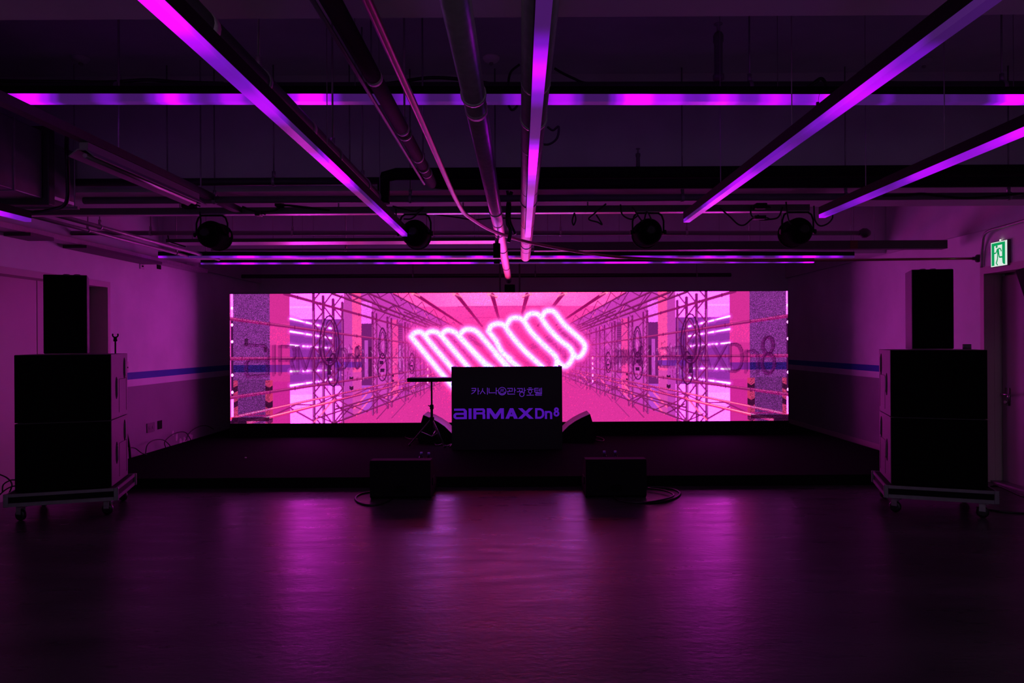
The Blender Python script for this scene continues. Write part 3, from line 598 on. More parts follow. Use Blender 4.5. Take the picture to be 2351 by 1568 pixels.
# microphone stand behind the left stack
t = thing('microphone_stand', 'thin black microphone stand with empty clip rising behind the left speaker stack', 'stand', (-4.43, 7.62, 0))
x, y = -4.43, 7.62; zt = CAMZ + (VY - 772 - 5) * y / F
MB().lathe((x, y, 0), [(.12, 0), (.12, .012), (.03, .025), (.015, .04)], n=24).build('base', 'black', t, True)
MB().tube([(x, y, .03), (x, y, 1.0)], .011).tube([(x, y, 1.0), (x, y, zt)], .008).build('pole', 'black', t, True)
MB().lathe((x, y, .98), [(.015, 0), (.018, .01), (.018, .05), (.012, .06)], n=14).build('clutch', 'black', t, True)
MB().lathe((x, y, zt - .01), [(.008, 0), (.02, .005), (.016, .045), (.008, .05)], n=12).tube([(x + .0 + .03 * math.cos(a), y, zt + .062 + .026 * math.sin(a)) for a in [math.radians(q) for q in range(150, 401, 20)]], .008, 8).build('mic_clip', 'black', t, True)

# ------------------------------------------------------------------ booth
BY = 9.76; bx0, bx1 = (1036 - VX) * BY / F, (1290 - VX) * BY / F; bz0, bz1 = .12, CAMZ - (841.5 - VY) * BY / F
bt = thing('dj_booth', 'black boxy dj booth with violet lettering at the centre of the stage', 'booth', ((bx0 + bx1) / 2, BY, .12))
bb = MB().box((bx0, BY, bz0), (bx1, BY + .022, bz1)).box((bx0, BY + .022, bz0), (bx0 + .022, BY + .6, bz1)).box((bx1 - .022, BY + .022, bz0), (bx1, BY + .6, bz1))
bb.build('front_panel', 'booth', bt)
MB().box((bx0 + .023, BY + .023, bz1 - .14), (bx1 - .023, BY + .6, bz1 - .11)).build('worktop', 'black', bt)
def stroke(mb, pts, wd, wv=None, closed=False, y=BY - .003, joint=True):
    sc_ = 1 / 7.466
    Q = [(1020 + a * sc_, 830 + b2 * sc_) for a, b2 in pts]
    if closed: Q.append(Q[0])
    k = BY / F; W3 = [((u - VX) * k, CAMZ - (v - VY - .0055 * (u - VX) * 1) * k) for u, v in Q]; hw = wd * sc_ * k / 2; hv = (wv or wd) * sc_ * k / 2
    for (xa, za), (xb, zb) in zip(W3[:-1], W3[1:]):
        dx, dz = xb - xa, zb - za; L_ = math.hypot(dx, dz) or 1; nx, nz = -dz / L_, dx / L_
        h_ = math.hypot(nx * hw, nz * hv)
        q = [(xa + nx * h_, za + nz * h_), (xb + nx * h_, zb + nz * h_), (xb - nx * h_, zb - nz * h_), (xa - nx * h_, za - nz * h_)]
        mb.add([Vector((a, y, b2)) for a, b2 in q], [(0, 1, 2, 3)])
    if joint:
        for (xa, za) in (W3 if closed else W3[1:-1]):
            n = 10; mb.add([Vector((xa + hw * math.cos(2 * PI * j / n), y, za + hv * math.sin(2 * PI * j / n))) for j in range(n)], [list(range(n))])
circ = lambda x, y, r, n=28: [(x + r * math.cos(2 * PI * k / n), y + r * math.sin(2 * PI * k / n)) for k in range(n)]
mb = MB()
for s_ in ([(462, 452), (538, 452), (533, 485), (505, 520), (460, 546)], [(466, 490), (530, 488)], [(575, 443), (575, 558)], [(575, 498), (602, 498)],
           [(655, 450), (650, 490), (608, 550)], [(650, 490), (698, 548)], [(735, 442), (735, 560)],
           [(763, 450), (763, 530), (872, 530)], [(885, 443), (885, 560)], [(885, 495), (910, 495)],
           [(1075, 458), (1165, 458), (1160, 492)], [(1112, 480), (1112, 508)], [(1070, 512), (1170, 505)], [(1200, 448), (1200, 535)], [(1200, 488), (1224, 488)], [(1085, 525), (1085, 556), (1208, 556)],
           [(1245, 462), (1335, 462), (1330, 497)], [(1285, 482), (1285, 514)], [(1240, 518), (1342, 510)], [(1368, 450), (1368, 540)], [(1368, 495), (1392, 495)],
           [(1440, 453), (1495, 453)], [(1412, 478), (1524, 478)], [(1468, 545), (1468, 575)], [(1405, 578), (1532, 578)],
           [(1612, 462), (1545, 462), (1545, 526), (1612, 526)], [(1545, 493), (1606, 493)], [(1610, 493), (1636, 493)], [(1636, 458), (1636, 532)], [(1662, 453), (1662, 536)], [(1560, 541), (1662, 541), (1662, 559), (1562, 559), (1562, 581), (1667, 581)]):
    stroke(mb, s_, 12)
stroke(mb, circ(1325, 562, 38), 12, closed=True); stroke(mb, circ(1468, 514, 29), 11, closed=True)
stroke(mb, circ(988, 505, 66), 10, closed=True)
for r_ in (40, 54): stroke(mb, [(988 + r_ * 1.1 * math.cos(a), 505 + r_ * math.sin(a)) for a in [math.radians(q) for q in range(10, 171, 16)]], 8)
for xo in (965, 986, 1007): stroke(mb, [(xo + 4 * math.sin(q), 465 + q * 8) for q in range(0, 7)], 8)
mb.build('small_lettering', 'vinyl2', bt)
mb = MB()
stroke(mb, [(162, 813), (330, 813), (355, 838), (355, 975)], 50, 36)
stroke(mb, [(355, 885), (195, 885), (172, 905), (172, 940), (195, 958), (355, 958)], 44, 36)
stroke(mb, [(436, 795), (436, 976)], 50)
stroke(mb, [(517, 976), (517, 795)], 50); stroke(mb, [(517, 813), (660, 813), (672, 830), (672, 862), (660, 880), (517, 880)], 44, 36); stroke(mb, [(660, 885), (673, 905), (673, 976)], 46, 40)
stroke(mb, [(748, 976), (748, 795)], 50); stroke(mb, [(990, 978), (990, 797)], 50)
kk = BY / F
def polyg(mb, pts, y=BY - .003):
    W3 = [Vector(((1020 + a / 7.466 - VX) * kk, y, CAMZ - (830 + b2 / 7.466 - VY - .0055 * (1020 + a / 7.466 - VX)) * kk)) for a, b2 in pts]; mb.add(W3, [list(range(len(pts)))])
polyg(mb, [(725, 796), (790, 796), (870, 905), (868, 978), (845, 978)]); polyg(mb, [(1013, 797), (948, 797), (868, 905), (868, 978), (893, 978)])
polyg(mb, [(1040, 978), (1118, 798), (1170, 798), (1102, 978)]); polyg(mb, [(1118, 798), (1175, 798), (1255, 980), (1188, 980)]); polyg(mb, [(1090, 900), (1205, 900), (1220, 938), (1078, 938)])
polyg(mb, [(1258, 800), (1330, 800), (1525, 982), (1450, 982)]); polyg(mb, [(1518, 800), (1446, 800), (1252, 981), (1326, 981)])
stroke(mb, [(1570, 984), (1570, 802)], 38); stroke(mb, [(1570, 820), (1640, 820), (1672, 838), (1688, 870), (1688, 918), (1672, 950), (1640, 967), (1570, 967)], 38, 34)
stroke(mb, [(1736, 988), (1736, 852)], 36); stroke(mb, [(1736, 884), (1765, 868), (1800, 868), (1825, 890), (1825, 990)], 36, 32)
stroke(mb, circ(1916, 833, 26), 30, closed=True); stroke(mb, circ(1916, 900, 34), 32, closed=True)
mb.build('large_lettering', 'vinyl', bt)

# ------------------------------------------------------------------ monitors on the stage and on the floor
def stage_monitor(label, cxp, s):
    d0, d1 = 10.41, 10.95; k = d0 / F; prof = [(961, 1017), (956, 1001), (970.5, 952), (990, 960.5), (1005, 968.5), (1019.5, 978.5), (1035, 994), (1052, 1014), (1050, 1017)]
    X = lambda px: ((px if s > 0 else 2 * cxp - px) - VX) * k; Z = lambda py: max(.121, CAMZ - (py - VY) * k)
    pr = [(X(a), Z(b2)) for a, b2 in prof]; c = (sum(a for a, _ in pr) / len(pr), d0, .12)
    t = thing('stage_monitor', label, 'speaker', c, 0, 'wedge monitors flanking the booth')
    MB().prism(pr, lambda a, b2: Vector((a, d0, b2)), lambda a, b2: Vector((a, d1, b2))).build('body', 'wedgecab', t)
    g_ = MB(); q = pr[2:8]; up = .004; vs = [Vector((a + (s * .002), d0 + .008, b2 + up)) for a, b2 in q] + [Vector((a + (s * .002), d1 - .008, b2 + up)) for a, b2 in q]; n = len(q)
    g_.add(vs, [(i, i + 1, n + i + 1, n + i) for i in range(n - 1)]); g_.build('grille', 'wedgegrille', t)
    xm = X(985 if s > 0 else 985); MB().box((xm - .09, d0 - .004, .24), (xm + .09, d0 + .002, .30)).build('connector_plate', 'black', t)
    return t
stage_monitor('black wedge monitor left of the booth, behind the tripod stand', 1162.3, 1)
stage_monitor('black wedge monitor on the stage right of the booth', 1162.3, -1)
fm = thing('floor_monitor', 'black floor wedge monitor before the stage, left one, with single cable loop', 'speaker', (0, 7.22, 0), 0, 'floor wedges in front of the stage')
MB().prism([(0, .03), (.05, 0), (.5, 0), (.52, .1), (.16, .40), (.02, .40), (0, .38)], lambda a, b2: Vector((-.315, a, b2)), lambda a, b2: Vector((.315, a, b2))).build('body', 'wedgecab', fm, local=True)
MB().add([Vector((x_, a, b2)) for x_ in (-.30, .30) for a, b2 in ((.512, .115), (.17, .398))], [(0, 2, 3, 1)]).build('grille', 'grille', fm, local=True)
for s in (-1, 1): MB().box((s * .315, .12, .12), (s * .325, .28, .20)).build('side_handle', 'black', fm, local=True)
MB().box((-.06, -.004, .07), (.06, .004, .14)).build('connector_plate', 'skirt', fm, local=True)
fm.location = ((917 - VX) * 7.22 / F, 7.22, 0)
dup(fm, loc=((1413 - VX) * 7.22 / F, 7.22, 0), rz=0, label='black floor wedge monitor before the stage, right one, with doubled cable loop')

# tripod stand with shelf
t = thing('tripod_shelf_stand', 'black tripod stand with a flat shelf left of the dj booth', 'stand', (-1.285, 10.05, .12))
x, y = -1.285, 10.05
MB().box((-1.615, 9.90, CAMZ - .555), (-.99, 10.20, CAMZ - .50)).build('shelf', 'black', t, bevel=.006)
MB().tube([(x, y, .30), (x, y, .70)], .019, 14).tube([(x, y, .68), (x, y, CAMZ - .555)], .013, 14).build('pole', 'black', t, True)
MB().lathe((x, y, .66), [(.02, 0), (.028, .01), (.028, .06), (.02, .07)], n=14).tube([(x, y, .69), (x - .05, y - .01, .72)], .007, 8).build('collar', 'black', t, True)
MB().lathe((x, y, .50), [(.02, 0), (.035, .01), (.035, .045), (.02, .055)], n=14).build('hub', 'black', t, True)
for fx, fy in ((-1.62, 10.08), (-1.075, 9.87), (-1.22, 10.37)):
    lg = MB().tube([(x, y, .53), (fx, fy, .14)], .011, 10).build('leg', 'darkpipe', t, True)
    MB().tube([(x + (fx - x) * .93, y + (fy - y) * .93, .165), (fx, fy, .136)], .018, 10).build('rubber_foot', 'rubber', lg, True)
    MB().tube([(x, y, .27), ((x + fx) / 2, (y + fy) / 2, .34)], .006, 8).build('brace', 'steel', lg, True)

# bottles on the stage edge behind the floor wedges
def make_bottle():
    t = thing('water_bottle', '', 'bottle', (0, 0, 0), 0, 'water bottles on the stage edge')
    MB().lathe((0, 0, 0), [(.030, 0), (.033, .006), (.033, .06), (.031, .075), (.033, .09), (.033, .165), (.027, .19), (.014, .215), (.013, .228)], n=24).build('body', 'bottle', t, True, local=True)
    MB().lathe((0, 0, .226), [(.0155, 0), (.0155, .02), (.014, .022)], n=20).build('cap', 'capblue', t, True, local=True)
    return t
bo = make_bottle(); first = True
for px, d, lab in ((966, 7.98, 'clear water bottle behind the left floor wedge, the left one of the pair'), (983, 7.95, 'clear water bottle behind the left floor wedge, nearer its right end'),
                   (1386, 8.0, 'clear water bottle behind the right floor wedge, the left one of the pair'), (1411, 8.0, 'clear water bottle behind the right floor wedge, at its middle')):
    loc = ((px - VX) * d / F, d, .121)
    if first: bo.location = loc; bo['label'] = lab; first = False
    else: dup(bo, loc=loc, label=lab)

# ------------------------------------------------------------------ cables on floor and stage
def cable(label, pts, r=.006, name='cable', m='rubber', n=8, cat='cable', group=None):
    o = MB().tube(curve(pts, n), r, 8).build(name, m, None, True); return tag(o, label, cat, group)
fz = lambda pts, z=0: [atZ(a, b2, z + .008) for a, b2 in pts]
cable('single black cable loop on the floor left of the left floor wedge', fz([(905, 1132), (893, 1144), (870, 1153), (845, 1156), (826, 1152), (814, 1145), (813, 1137), (824, 1130), (845, 1126)]), .011)
cable('thick doubled black cable loop on the floor right of the right floor wedge', fz([(1402, 1134), (1412, 1148), (1440, 1155), (1490, 1158), (1530, 1153), (1552, 1144), (1557, 1135), (1540, 1127), (1500, 1122), (1484, 1122)]), .012)
cable('inner black cable strand lying inside the right floor wedge loop', fz([(1405, 1140), (1420, 1152), (1470, 1157), (1520, 1150), (1543, 1141), (1525, 1131), (1484, 1124)], .022), .010)
cable('black cable crossing the floor from the right stack dolly towards the door', fz([(2238, 1176), (2262, 1181), (2300, 1187), (2350, 1191), (2400, 1192)]), .008)
cable('black cable curving over the floor in front of the right door', fz([(2262, 1130), (2285, 1127), (2310, 1136), (2340, 1150), (2380, 1160)]), .008)
cable('black cable loop on the stage left of the tripod stand', [atZ(a, b2, .13) for a, b2 in ((960, 1006), (940, 1005), (928, 1001), (932, 997), (950, 995), (962, 998))], .007)
cable('black cable loop on the stage right of the right stage monitor', [atZ(a, b2, .13) for a, b2 in ((1362, 1012), (1380, 1015), (1384, 1011), (1374, 1006), (1362, 1004))], .007)
cable('tangled black cables at the feet of the tripod stand', [atZ(a, b2, .135) for a, b2 in ((972, 1016), (990, 1012), (1000, 1020), (1012, 1016), (1006, 1010), (1020, 1022), (1034, 1018), (1030, 1024))], .008)
for lab, pts in (('black cable arching against the left wall, the tall arch next to the speaker stack', ((282, 958, 1.3), (296, 985, 1.28), (300, 1030, 1.2), (294, 1052, 1.15))),):
    pass
L0 = lambda px, py: wl(px, py, .10)
cable('thick black cable hanging down behind the left stack near the wall', [L0(278, 965), L0(288, 985), L0(294, 1015), L0(296, 1042)], .016)
cable('thin black cable arch along the left wall beside the left stack', [L0(280, 1028), L0(292, 1019), L0(307, 1019), L0(322, 1030), L0(334, 1034)], .007)
cable('thin black cable arch at the left wall below the double outlet plate', [L0(331, 1034), L0(336, 1012), L0(352, 1001), L0(372, 1001), L0(386, 1012), L0(388, 1018)], .007)
cable('thin black cable arch at the left wall over the peeling paint', [L0(378, 1020), L0(376, 1005), L0(392, 990), L0(412, 983), L0(426, 986), L0(436, 1002)], .007)
cable('thin black cable arch on the left wall nearest the video wall', [L0(424, 1003), L0(432, 986), L0(450, 973), L0(470, 969), L0(488, 977)], .007)
for k, (lab, pts) in enumerate((('black cable loop on the floor at the far left edge, tallest', ((-6, 1075), (14, 1085), (24, 1100), (16, 1122))), ('black cable at the far left edge arching right into the stack', ((2, 1118), (4, 1100), (20, 1090), (34, 1089))),
                                ('black cable at the far left edge lying lowest beside the dolly', ((-8, 1126), (8, 1112), (24, 1104), (36, 1103))))):
    cable(lab, [Vector((-5.05 + .0, 0, 0)) + Vector((0, at(a, b2, 6.95).y, at(a, b2, 6.95).z)) + Vector((at(a, b2, 6.95).x + 5.05, 0, 0)) for a, b2 in pts], .007)

# ------------------------------------------------------------------ pixel light tubes
tubeno = [0]
def led_tube(label, p0, p1, wires=(), wd=.045, dh=.026, hh=.055, group='violet LED light tubes', hi=3.0, seed=0.0, housing=True):
    p0, p1 = Vector(p0), Vector(p1); t = thing('led_light_tube', label, 'light', p0, 0, group); tubeno[0] += 1
    axis = 0 if abs(p1.x - p0.x) > abs(p1.y - p0.y) else 1
    mt = tube_mat('led_diffuser_%d' % tubeno[0], axis, hi, seed)
    a, b2 = p0 + Vector((0, 0, dh / 2)), p1 + Vector((0, 0, dh / 2)); MB().bar(a, b2, wd, dh).build('diffuser', mt, t)
    a, b2 = p0 + Vector((0, 0, dh + hh / 2 + .0005)), p1 + Vector((0, 0, dh + hh / 2 + .0005)); MB().bar(a, b2, wd + .004, hh).build('housing', 'black', t)
    for f in wires:
        q = p0.lerp(p1, f); ztop = ZC if not (1.7 < q.y < 2.68 or 5.72 < q.y < 6.5 or 10 < q.y < 10.7) else ZB
        q2 = q + Vector((0, 0, dh + hh)); MB().tube([q2, (q2.x, q2.y, ztop)], .0025, 6).build('hanging_wire', 'steel', t)
    return t
HT = .92
def depthwise(xh, endpx, endpy, y0, H=HT):
    e = atH(endpx, endpy, H); return Vector((xh * H, y0, CAMZ + H)), Vector((e.x, e.y, CAMZ + H))
for lab, xh, ex, ey, seed in (('long violet light tube running overhead to the second lamp can from the left', -1.083, 932, 540, 11.3), ('violet light tube under the thick pipe along the room centre', .074, 1215, 545, 4.0),
                              ('long violet light tube running overhead on the right, ending near the third lamp can', 1.405, 1578, 515, 23.1), ('outermost right violet light tube running towards the fourth lamp can', 2.49, 1882, 508, 31.7),
                              ('short lit end of a violet light tube under the duct at far left', -3.93, 51, 497, 47.0)):
    a, b2 = depthwise(xh, ex, ey, 1.2 if abs(xh) < 2 else 2.2); a.x = b2.x = (a.x + b2.x) / 2
    led_tube(lab, a, b2, () if seed in (4.0, 47.0) else (.5, .78), hi=1.6, seed=seed)
a, b2 = atH(-160, 213, 1.43), atH(2520, 252, 1.43)
a = Vector((-3.35, 4.08, CAMZ + 1.42)); b2 = Vector((3.45, 4.20, CAMZ + 1.42))
led_tube('violet light tube running across the room above the long overhead tubes', a, b2, (.04, .35, .52, .72, .93), wd=.06, dh=.045, hh=.045, hi=3.6, seed=2.2)
a, b2 = atH(367, 583, 1.16), atH(1962, 600, 1.16)
led_tube('far violet light tube across the room, the longer upper of two', a, b2, (.0, .2, .45, .6, .8, 1.0), hi=3.5, seed=7.7)
a, b2 = atH(464, 599, 1.16), atH(1870, 611, 1.16)
led_tube('far violet light tube across the room, the shorter lower of two', a, b2, (.2, .5, .9), wd=.04, dh=.022, hh=.04, hi=3.5, seed=15.9)

# ------------------------------------------------------------------ pipes and trays overhead
def pipe(name, label, pts, r, m, cat='pipe', rods=(), bands=(), bandm='tape', group=None, n=18, bend=False, bandw=.05):
    pts = [Vector(p) for p in pts]; t = thing(name, label, cat, pts[0], 0, group)
    MB().tube(curve(pts, 8) if bend else pts, r, n).build('pipe_run', m, t, True)
    def along(f):
        seg = f * (len(pts) - 1); i = min(int(seg), len(pts) - 2); return pts[i].lerp(pts[i + 1], seg - i), (pts[i + 1] - pts[i]).normalized()
    for f in rods:
        q, d = along(f); zt = ZC if not (1.7 < q.y < 2.68 or 5.72 < q.y < 6.5 or 10 < q.y < 10.7) else ZB
        cl = MB().tube([q - d * .012, q + d * .012], r + .006, n); cl.build('pipe_clamp', 'steel', t, True)
        MB().tube([q + Vector((0, 0, r + .002)), (q.x, q.y, zt)], .006, 8).tube([q + Vector((0, 0, r)), q + Vector((0, 0, r + .05))], .014, 8).build('hanger_rod', 'steel', t, True)
    for f in bands:
        q, d = along(f); MB().tube([q - d * bandw / 2, q + d * bandw / 2], r + .002, n).build('band', bandm, t, True)
    return t
def dw(xh, H, y0, y1): return [(xh * H, y0, CAMZ + H), (xh * H, y1, CAMZ + H)]
pipe('steel_pipe', 'bright steel pipe left of the central light tube, running to the back wall', dw(-.184, 1.06, 1.0, 11.95), .050, 'pipe', bands=(.197, .47, .52), rods=(.18, .42, .63, .8))
pipe('steel_pipe', 'thick dull pipe directly above the central light tube', dw(.064, 1.064, 1.0, 8.66), .060, 'spiral', bands=(.24, .36, .5, .68, .8, .9), bandm='steel', bandw=.012, rods=(.3, .55, .85))
MB2 = None
pipe('steel_pipe', 'dark grey pipe following the long light tube on the left', dw(-.994, 1.10, 1.0, 5.28), .052, 'darkpipe', bands=(.33, .6, .985), rods=(.45, .72, .9))
pipe('black_drain_pipe', 'black pipe with pale bands left of the thin copper conduit', dw(-.547, 1.155, 1.0, 5.05), .036, 'insul', bands=(.50, .68, .82, .92), bandw=.035, rods=(.7, .88))
pipe('steel_conduit', 'thin conduit strapped beside the black banded pipe', dw(-.60, 1.13, 1.0, 4.95), .009, 'greypipe', cat='conduit')
Hc = .94
cp = [(-.441 * Hc, 1.0, CAMZ + Hc), (-.441 * Hc, 3.0, CAMZ + Hc), tuple(atH(1055, 465, Hc)), tuple(atH(1085, 500, Hc)), tuple(atH(1150, 536, Hc)), tuple(atH(1250, 564, Hc)), tuple(atH(1400, 590, Hc)), tuple(atH(1560, 600, Hc)), tuple(atH(1800, 605, Hc)), (XR - .07, 8.05, CAMZ + Hc)]
t = pipe('copper_conduit', 'thin coppery pipe that bends from the ceiling centre to the right wall', cp, .0145, 'copper', bend=True, n=12)
MB().lathe((XR - .002, 8.05, CAMZ + Hc), [(.045, 0), (.045, .02), (.02, .03), (.02, .07)], (-1, 0, 0)).build('wall_flange', 'darkpipe', t, True)
# crosswise
pipe('cross_pipe', 'dark pipe across the ceiling just above the crosswise light tube', [(XL + .01, 4.62, CAMZ + 1.70), (XR - .01, 4.62, CAMZ + 1.66)], .045, 'darkpipe', rods=(.08, .24, .40, .64, .8))
pipe('insulated_pipe', 'thick black insulated pipe turning down at its left end', [(-1.035, 5.3, CAMZ + 1.06), (-1.035, 5.3, CAMZ + 1.20), (-1.02, 5.3, CAMZ + 1.265), (-.94, 5.3, CAMZ + 1.285), (XR - .06, 5.3, CAMZ + 1.285)], .046, 'insul', rods=(.95,))
pipe('insulated_pipe', 'black insulated pipe crossing right below the thicker insulated one', [(-.632, 5.05, CAMZ + 1.157), (-.56, 5.12, CAMZ + 1.163), (-.46, 5.14, CAMZ + 1.165), (XR - .06, 5.14, CAMZ + 1.165)], .038, 'insul', rods=(.99,))
pipe('cross_pipe', 'narrow dark pipe across the left half, under the face of the first deep beam', [(-3.5, 5.5, CAMZ + 1.28), (-1.1, 5.5, CAMZ + 1.28)], .030, 'darkpipe', rods=(.3, .65, .9))
pipe('cross_pipe', 'grey pipe with cables crossing just in front of the lighting bar', [(-3.5, 5.60, CAMZ + 1.158), (XR - .06, 5.60, CAMZ + 1.154)], .028, 'greypipe', rods=(.12, .3, .55, .7, .85))
pipe('sprinkler_pipe', 'grey sprinkler main behind the lamp cans ending in a round cap at right', [(XL + .06, 7.95, CAMZ + 1.275), (3.88, 7.95, CAMZ + 1.225)], .026, 'greypipe', rods=(.1, .28, .45, .62, .78, .9))
tag(MB().lathe((3.93, 7.95, CAMZ + 1.225), [(.03, -.06), (.055, -.02), (.055, .02), (.03, .06)], (1, 0, 0)).build('pipe_cap', 'darkpipe', None, True), 'round dark end cap on the sprinkler main near the right wall', 'pipe cap')
t = thing('cable_trunking', 'long dark rectangular trunking ending near the upper right wall', 'trunking', (.2, 8.42, CAMZ + 1.15))
MB().box((.17, 8.36, CAMZ + 1.10), (5.13, 8.48, CAMZ + 1.20)).build('trunking_body', 'darkpipe', t)
MB().box((3.96, 8.352, CAMZ + 1.10), (4.05, 8.36, CAMZ + 1.20)).build('orange_sticker', mat('rust_orange_sticker', (.10, .025, .012), .6), t)
for x in (1.2, 2.9, 4.0, 4.28): MB().tube([(x, 8.42, CAMZ + 1.2), (x, 8.42, ZC)], .004, 6).build('hanger_rod', 'steel', t)
t = thing('cable_tray', 'pale flat cable tray across the left half behind the lamp cans', 'tray', (-4.2, 8.3, CAMZ + 1.2))
MB().box((-4.15, 8.18, CAMZ + 1.195), (.02 - .1 - .1, 8.44, CAMZ + 1.205)).build('tray_base', 'tray', t)
MB().box((-4.15, 8.17, CAMZ + 1.195), (-.18, 8.18, CAMZ + 1.235)).box((-4.15, 8.44, CAMZ + 1.195), (-.18, 8.45, CAMZ + 1.235)).build('side_lip', 'darkpipe', t)
for k in range(8): MB().tube([(-3.9 + k * .48, 8.3, CAMZ + 1.206), (-3.9 + k * .48, 8.3, ZC)], .004, 6).build('hanger_rod', 'steel', t)
pipe('cross_pipe', 'thin dark pipe just above the far light tubes', [(-3.9, 8.8, CAMZ + 1.19), (4.6, 8.8, CAMZ + 1.16)], .014, 'greypipe', rods=(.2, .5, .8))
pipe('cross_pipe', 'thin dark pipe hanging just above the video wall', [(-4.95, 12.4, CAMZ + 1.20), (3.75, 12.4, CAMZ + 1.18)], .035, 'darkpipe', rods=(.35, .6, .93))
pipe('ceiling_conduit', 'galvanised conduit high along the left wall, inner of two', [(-4.28, 5.9, CAMZ + 1.20), (-4.28, 9.9, CAMZ + 1.20)], .022, 'steel', cat='conduit', rods=(.3, .9))
pipe('ceiling_conduit', 'galvanised conduit high along the left wall, outer of two', [(-4.46, 5.9, CAMZ + 1.18), (-4.46, 9.6, CAMZ + 1.18)], .018, 'steel', cat='conduit', rods=(.35, .85))
t = thing('cable_ladder', 'long grey cable tray running along the top of the left wall', 'tray', (-5.0, 6, CAMZ + 1.14))
MB().box((-5.11, 4.0, CAMZ + 1.125), (-4.93, 11.0, CAMZ + 1.13)).box((-5.11, 4.0, CAMZ + 1.13), (-5.10, 11.0, CAMZ + 1.18)).box((-4.94, 4.0, CAMZ + 1.13), (-4.93, 11.0, CAMZ + 1.18)).build('tray_channel', 'steel', t)
for k in range(2): MB().box((-5.15, 7.3 + k * 2.2, CAMZ + 1.09), (-4.88, 6.95 + k * .9, CAMZ + 1.124)).build('tray_bracket', 'darkpipe', t)
# bent conduit on the right wall
cable('steel conduit bending down the right wall beside the exit sign', [wr(2420, 500, .09), wr(2351, 520, .09), wr(2300, 534, .09), wr(2275, 541, .09), wr(2262, 552, .06), wr(2258, 575, .03), wr(2256, 600, .025), wr(2255, 626, .02)], .016, 'steel_conduit', 'steel', 8, 'conduit')
# lighting bar
t = thing('lighting_bar', 'horizontal lighting bar carrying the four lamp cans', 'bar', (-3.2, 6.15, CAMZ + 1.17))
MB().box((-4.9, 6.125, CAMZ + 1.145), (2.55, 6.185, CAMZ + 1.20)).build('bar_channel', 'greypipe', t)
MB().box((-4.9, 6.120, CAMZ + 1.138), (2.55, 6.19, CAMZ + 1.1445)).build('lower_lip', 'tray', t)
for x in (-3.0, -1.6, -.5, .6, 1.7): MB().tube([(x, 6.155, CAMZ + 1.2), (x, 6.155, ZB)], .007, 8).build('hanger_rod', 'steel', t)
def make_par():
    t = thing('par_can', '', 'stage light', (0, 0, 0), 0, 'lamp cans hanging from the lighting bar')
    MB().lathe((0, -.13, 0), [(.045, 0), (.075, .015), (.10, .05), (.119, .10), (.119, .27), (.124, .272), (.124, .285)], (0, 1, 0), 28).build('can_body', 'skirt', t, True, local=True)
    MB().lathe((0, -.155, 0), [(.03, 0), (.04, .005), (.04, .03)], (0, 1, 0), 20).build('rear_cap', 'rubber', t, True, local=True)
    yk = MB(); arc = [(-.137, 0, 0), (-.137, 0, .10), (-.12, 0, .15), (-.09, 0, .17), (.09, 0, .17), (.12, 0, .15), (.137, 0, .10), (.137, 0, 0)]
    for a, b2 in zip(arc[:-1], arc[1:]): yk.bar(a, b2, .004, .028, (0, 1, 0)) if False else yk.bar(a, b2, .028, .005, (0, 1, 0)) if False else yk.tube([a, b2], .008, 8)
    yk.build('yoke', 'black', t, local=True)
    for s in (-1, 1): MB().lathe((s * .118, 0, 0), [(.01, 0), (.01, .02), (.022, .022), (.022, .04)], (s, 0, 0), 14).build('tilt_knob', 'rubber', t, True, local=True)
    MB().box((-.02, -.02, .172), (.02, .02, .19)).build('clamp', 'black', t, local=True)
    return t
par = make_par(); first = True
for px, py, sc_, lab in ((489, 531, 1.0, 'black lamp can farthest left, with its yoke clearly showing'), (956, 532, 1, 'black lamp can where the long left light tube ends'), (1491, 540, 1, 'black lamp can between the central pipe and the right light tube'), (1835, 546, 1, 'black lamp can farthest right, cables drooping around it')):
    c = at(px, py, 6.15); c.z = CAMZ + .965 if True else c.z; c.y = 6.155
    if first: par.location = c; par['label'] = lab; first = False; q = par
    else: q = dup(par, loc=c, label=lab)
    q.rotation_euler = (0, 0, 0)
# sprinkler uprights
for (px, lab) in ((1653, 'upright sprinkler riser above the right part of the crosswise light tube'),):
    x = (px - VX) * 4.62 / F; t = thing('sprinkler_riser', lab, 'sprinkler', (x, 4.62, CAMZ + 1.74))
    MB().lathe((x, 4.62, CAMZ + 1.735), [(.036, 0), (.036, .03), (.028, .04), (.028, .24), (.034, .25), (.034, .29), (.024, .31)], n=18).build('riser', 'greypipe', t, True)
    MB().lathe((x, 4.62, CAMZ + 2.045), [(.012, 0), (.010, .05), (.028, .055), (.028, .06)], n=14).build('sprinkler_head', 'steel', t, True)
for px, H0, lab in ((1467, 1.33, 'small upright sprinkler on the insulated pipe left of the third lamp can'), (794, 1.31, 'small upright sprinkler beside the long left light tube')):
    x = (px - VX) * 5.4 / F; d = 5.3 if px > 1000 else 5.5; x = (px - VX) * d / F; t = thing('sprinkler_riser', lab, 'sprinkler', (x, d, CAMZ + H0))
    MB().lathe((x, d, CAMZ + H0), [(.016, 0), (.014, .07), (.018, .08), (.018, .10)], n=14).build('riser', 'greypipe', t, True)
    MB().lathe((x, d, CAMZ + H0 + .10), [(.008, 0), (.006, .03), (.016, .034), (.016, .04)], n=12).build('sprinkler_head', 'steel', t, True)
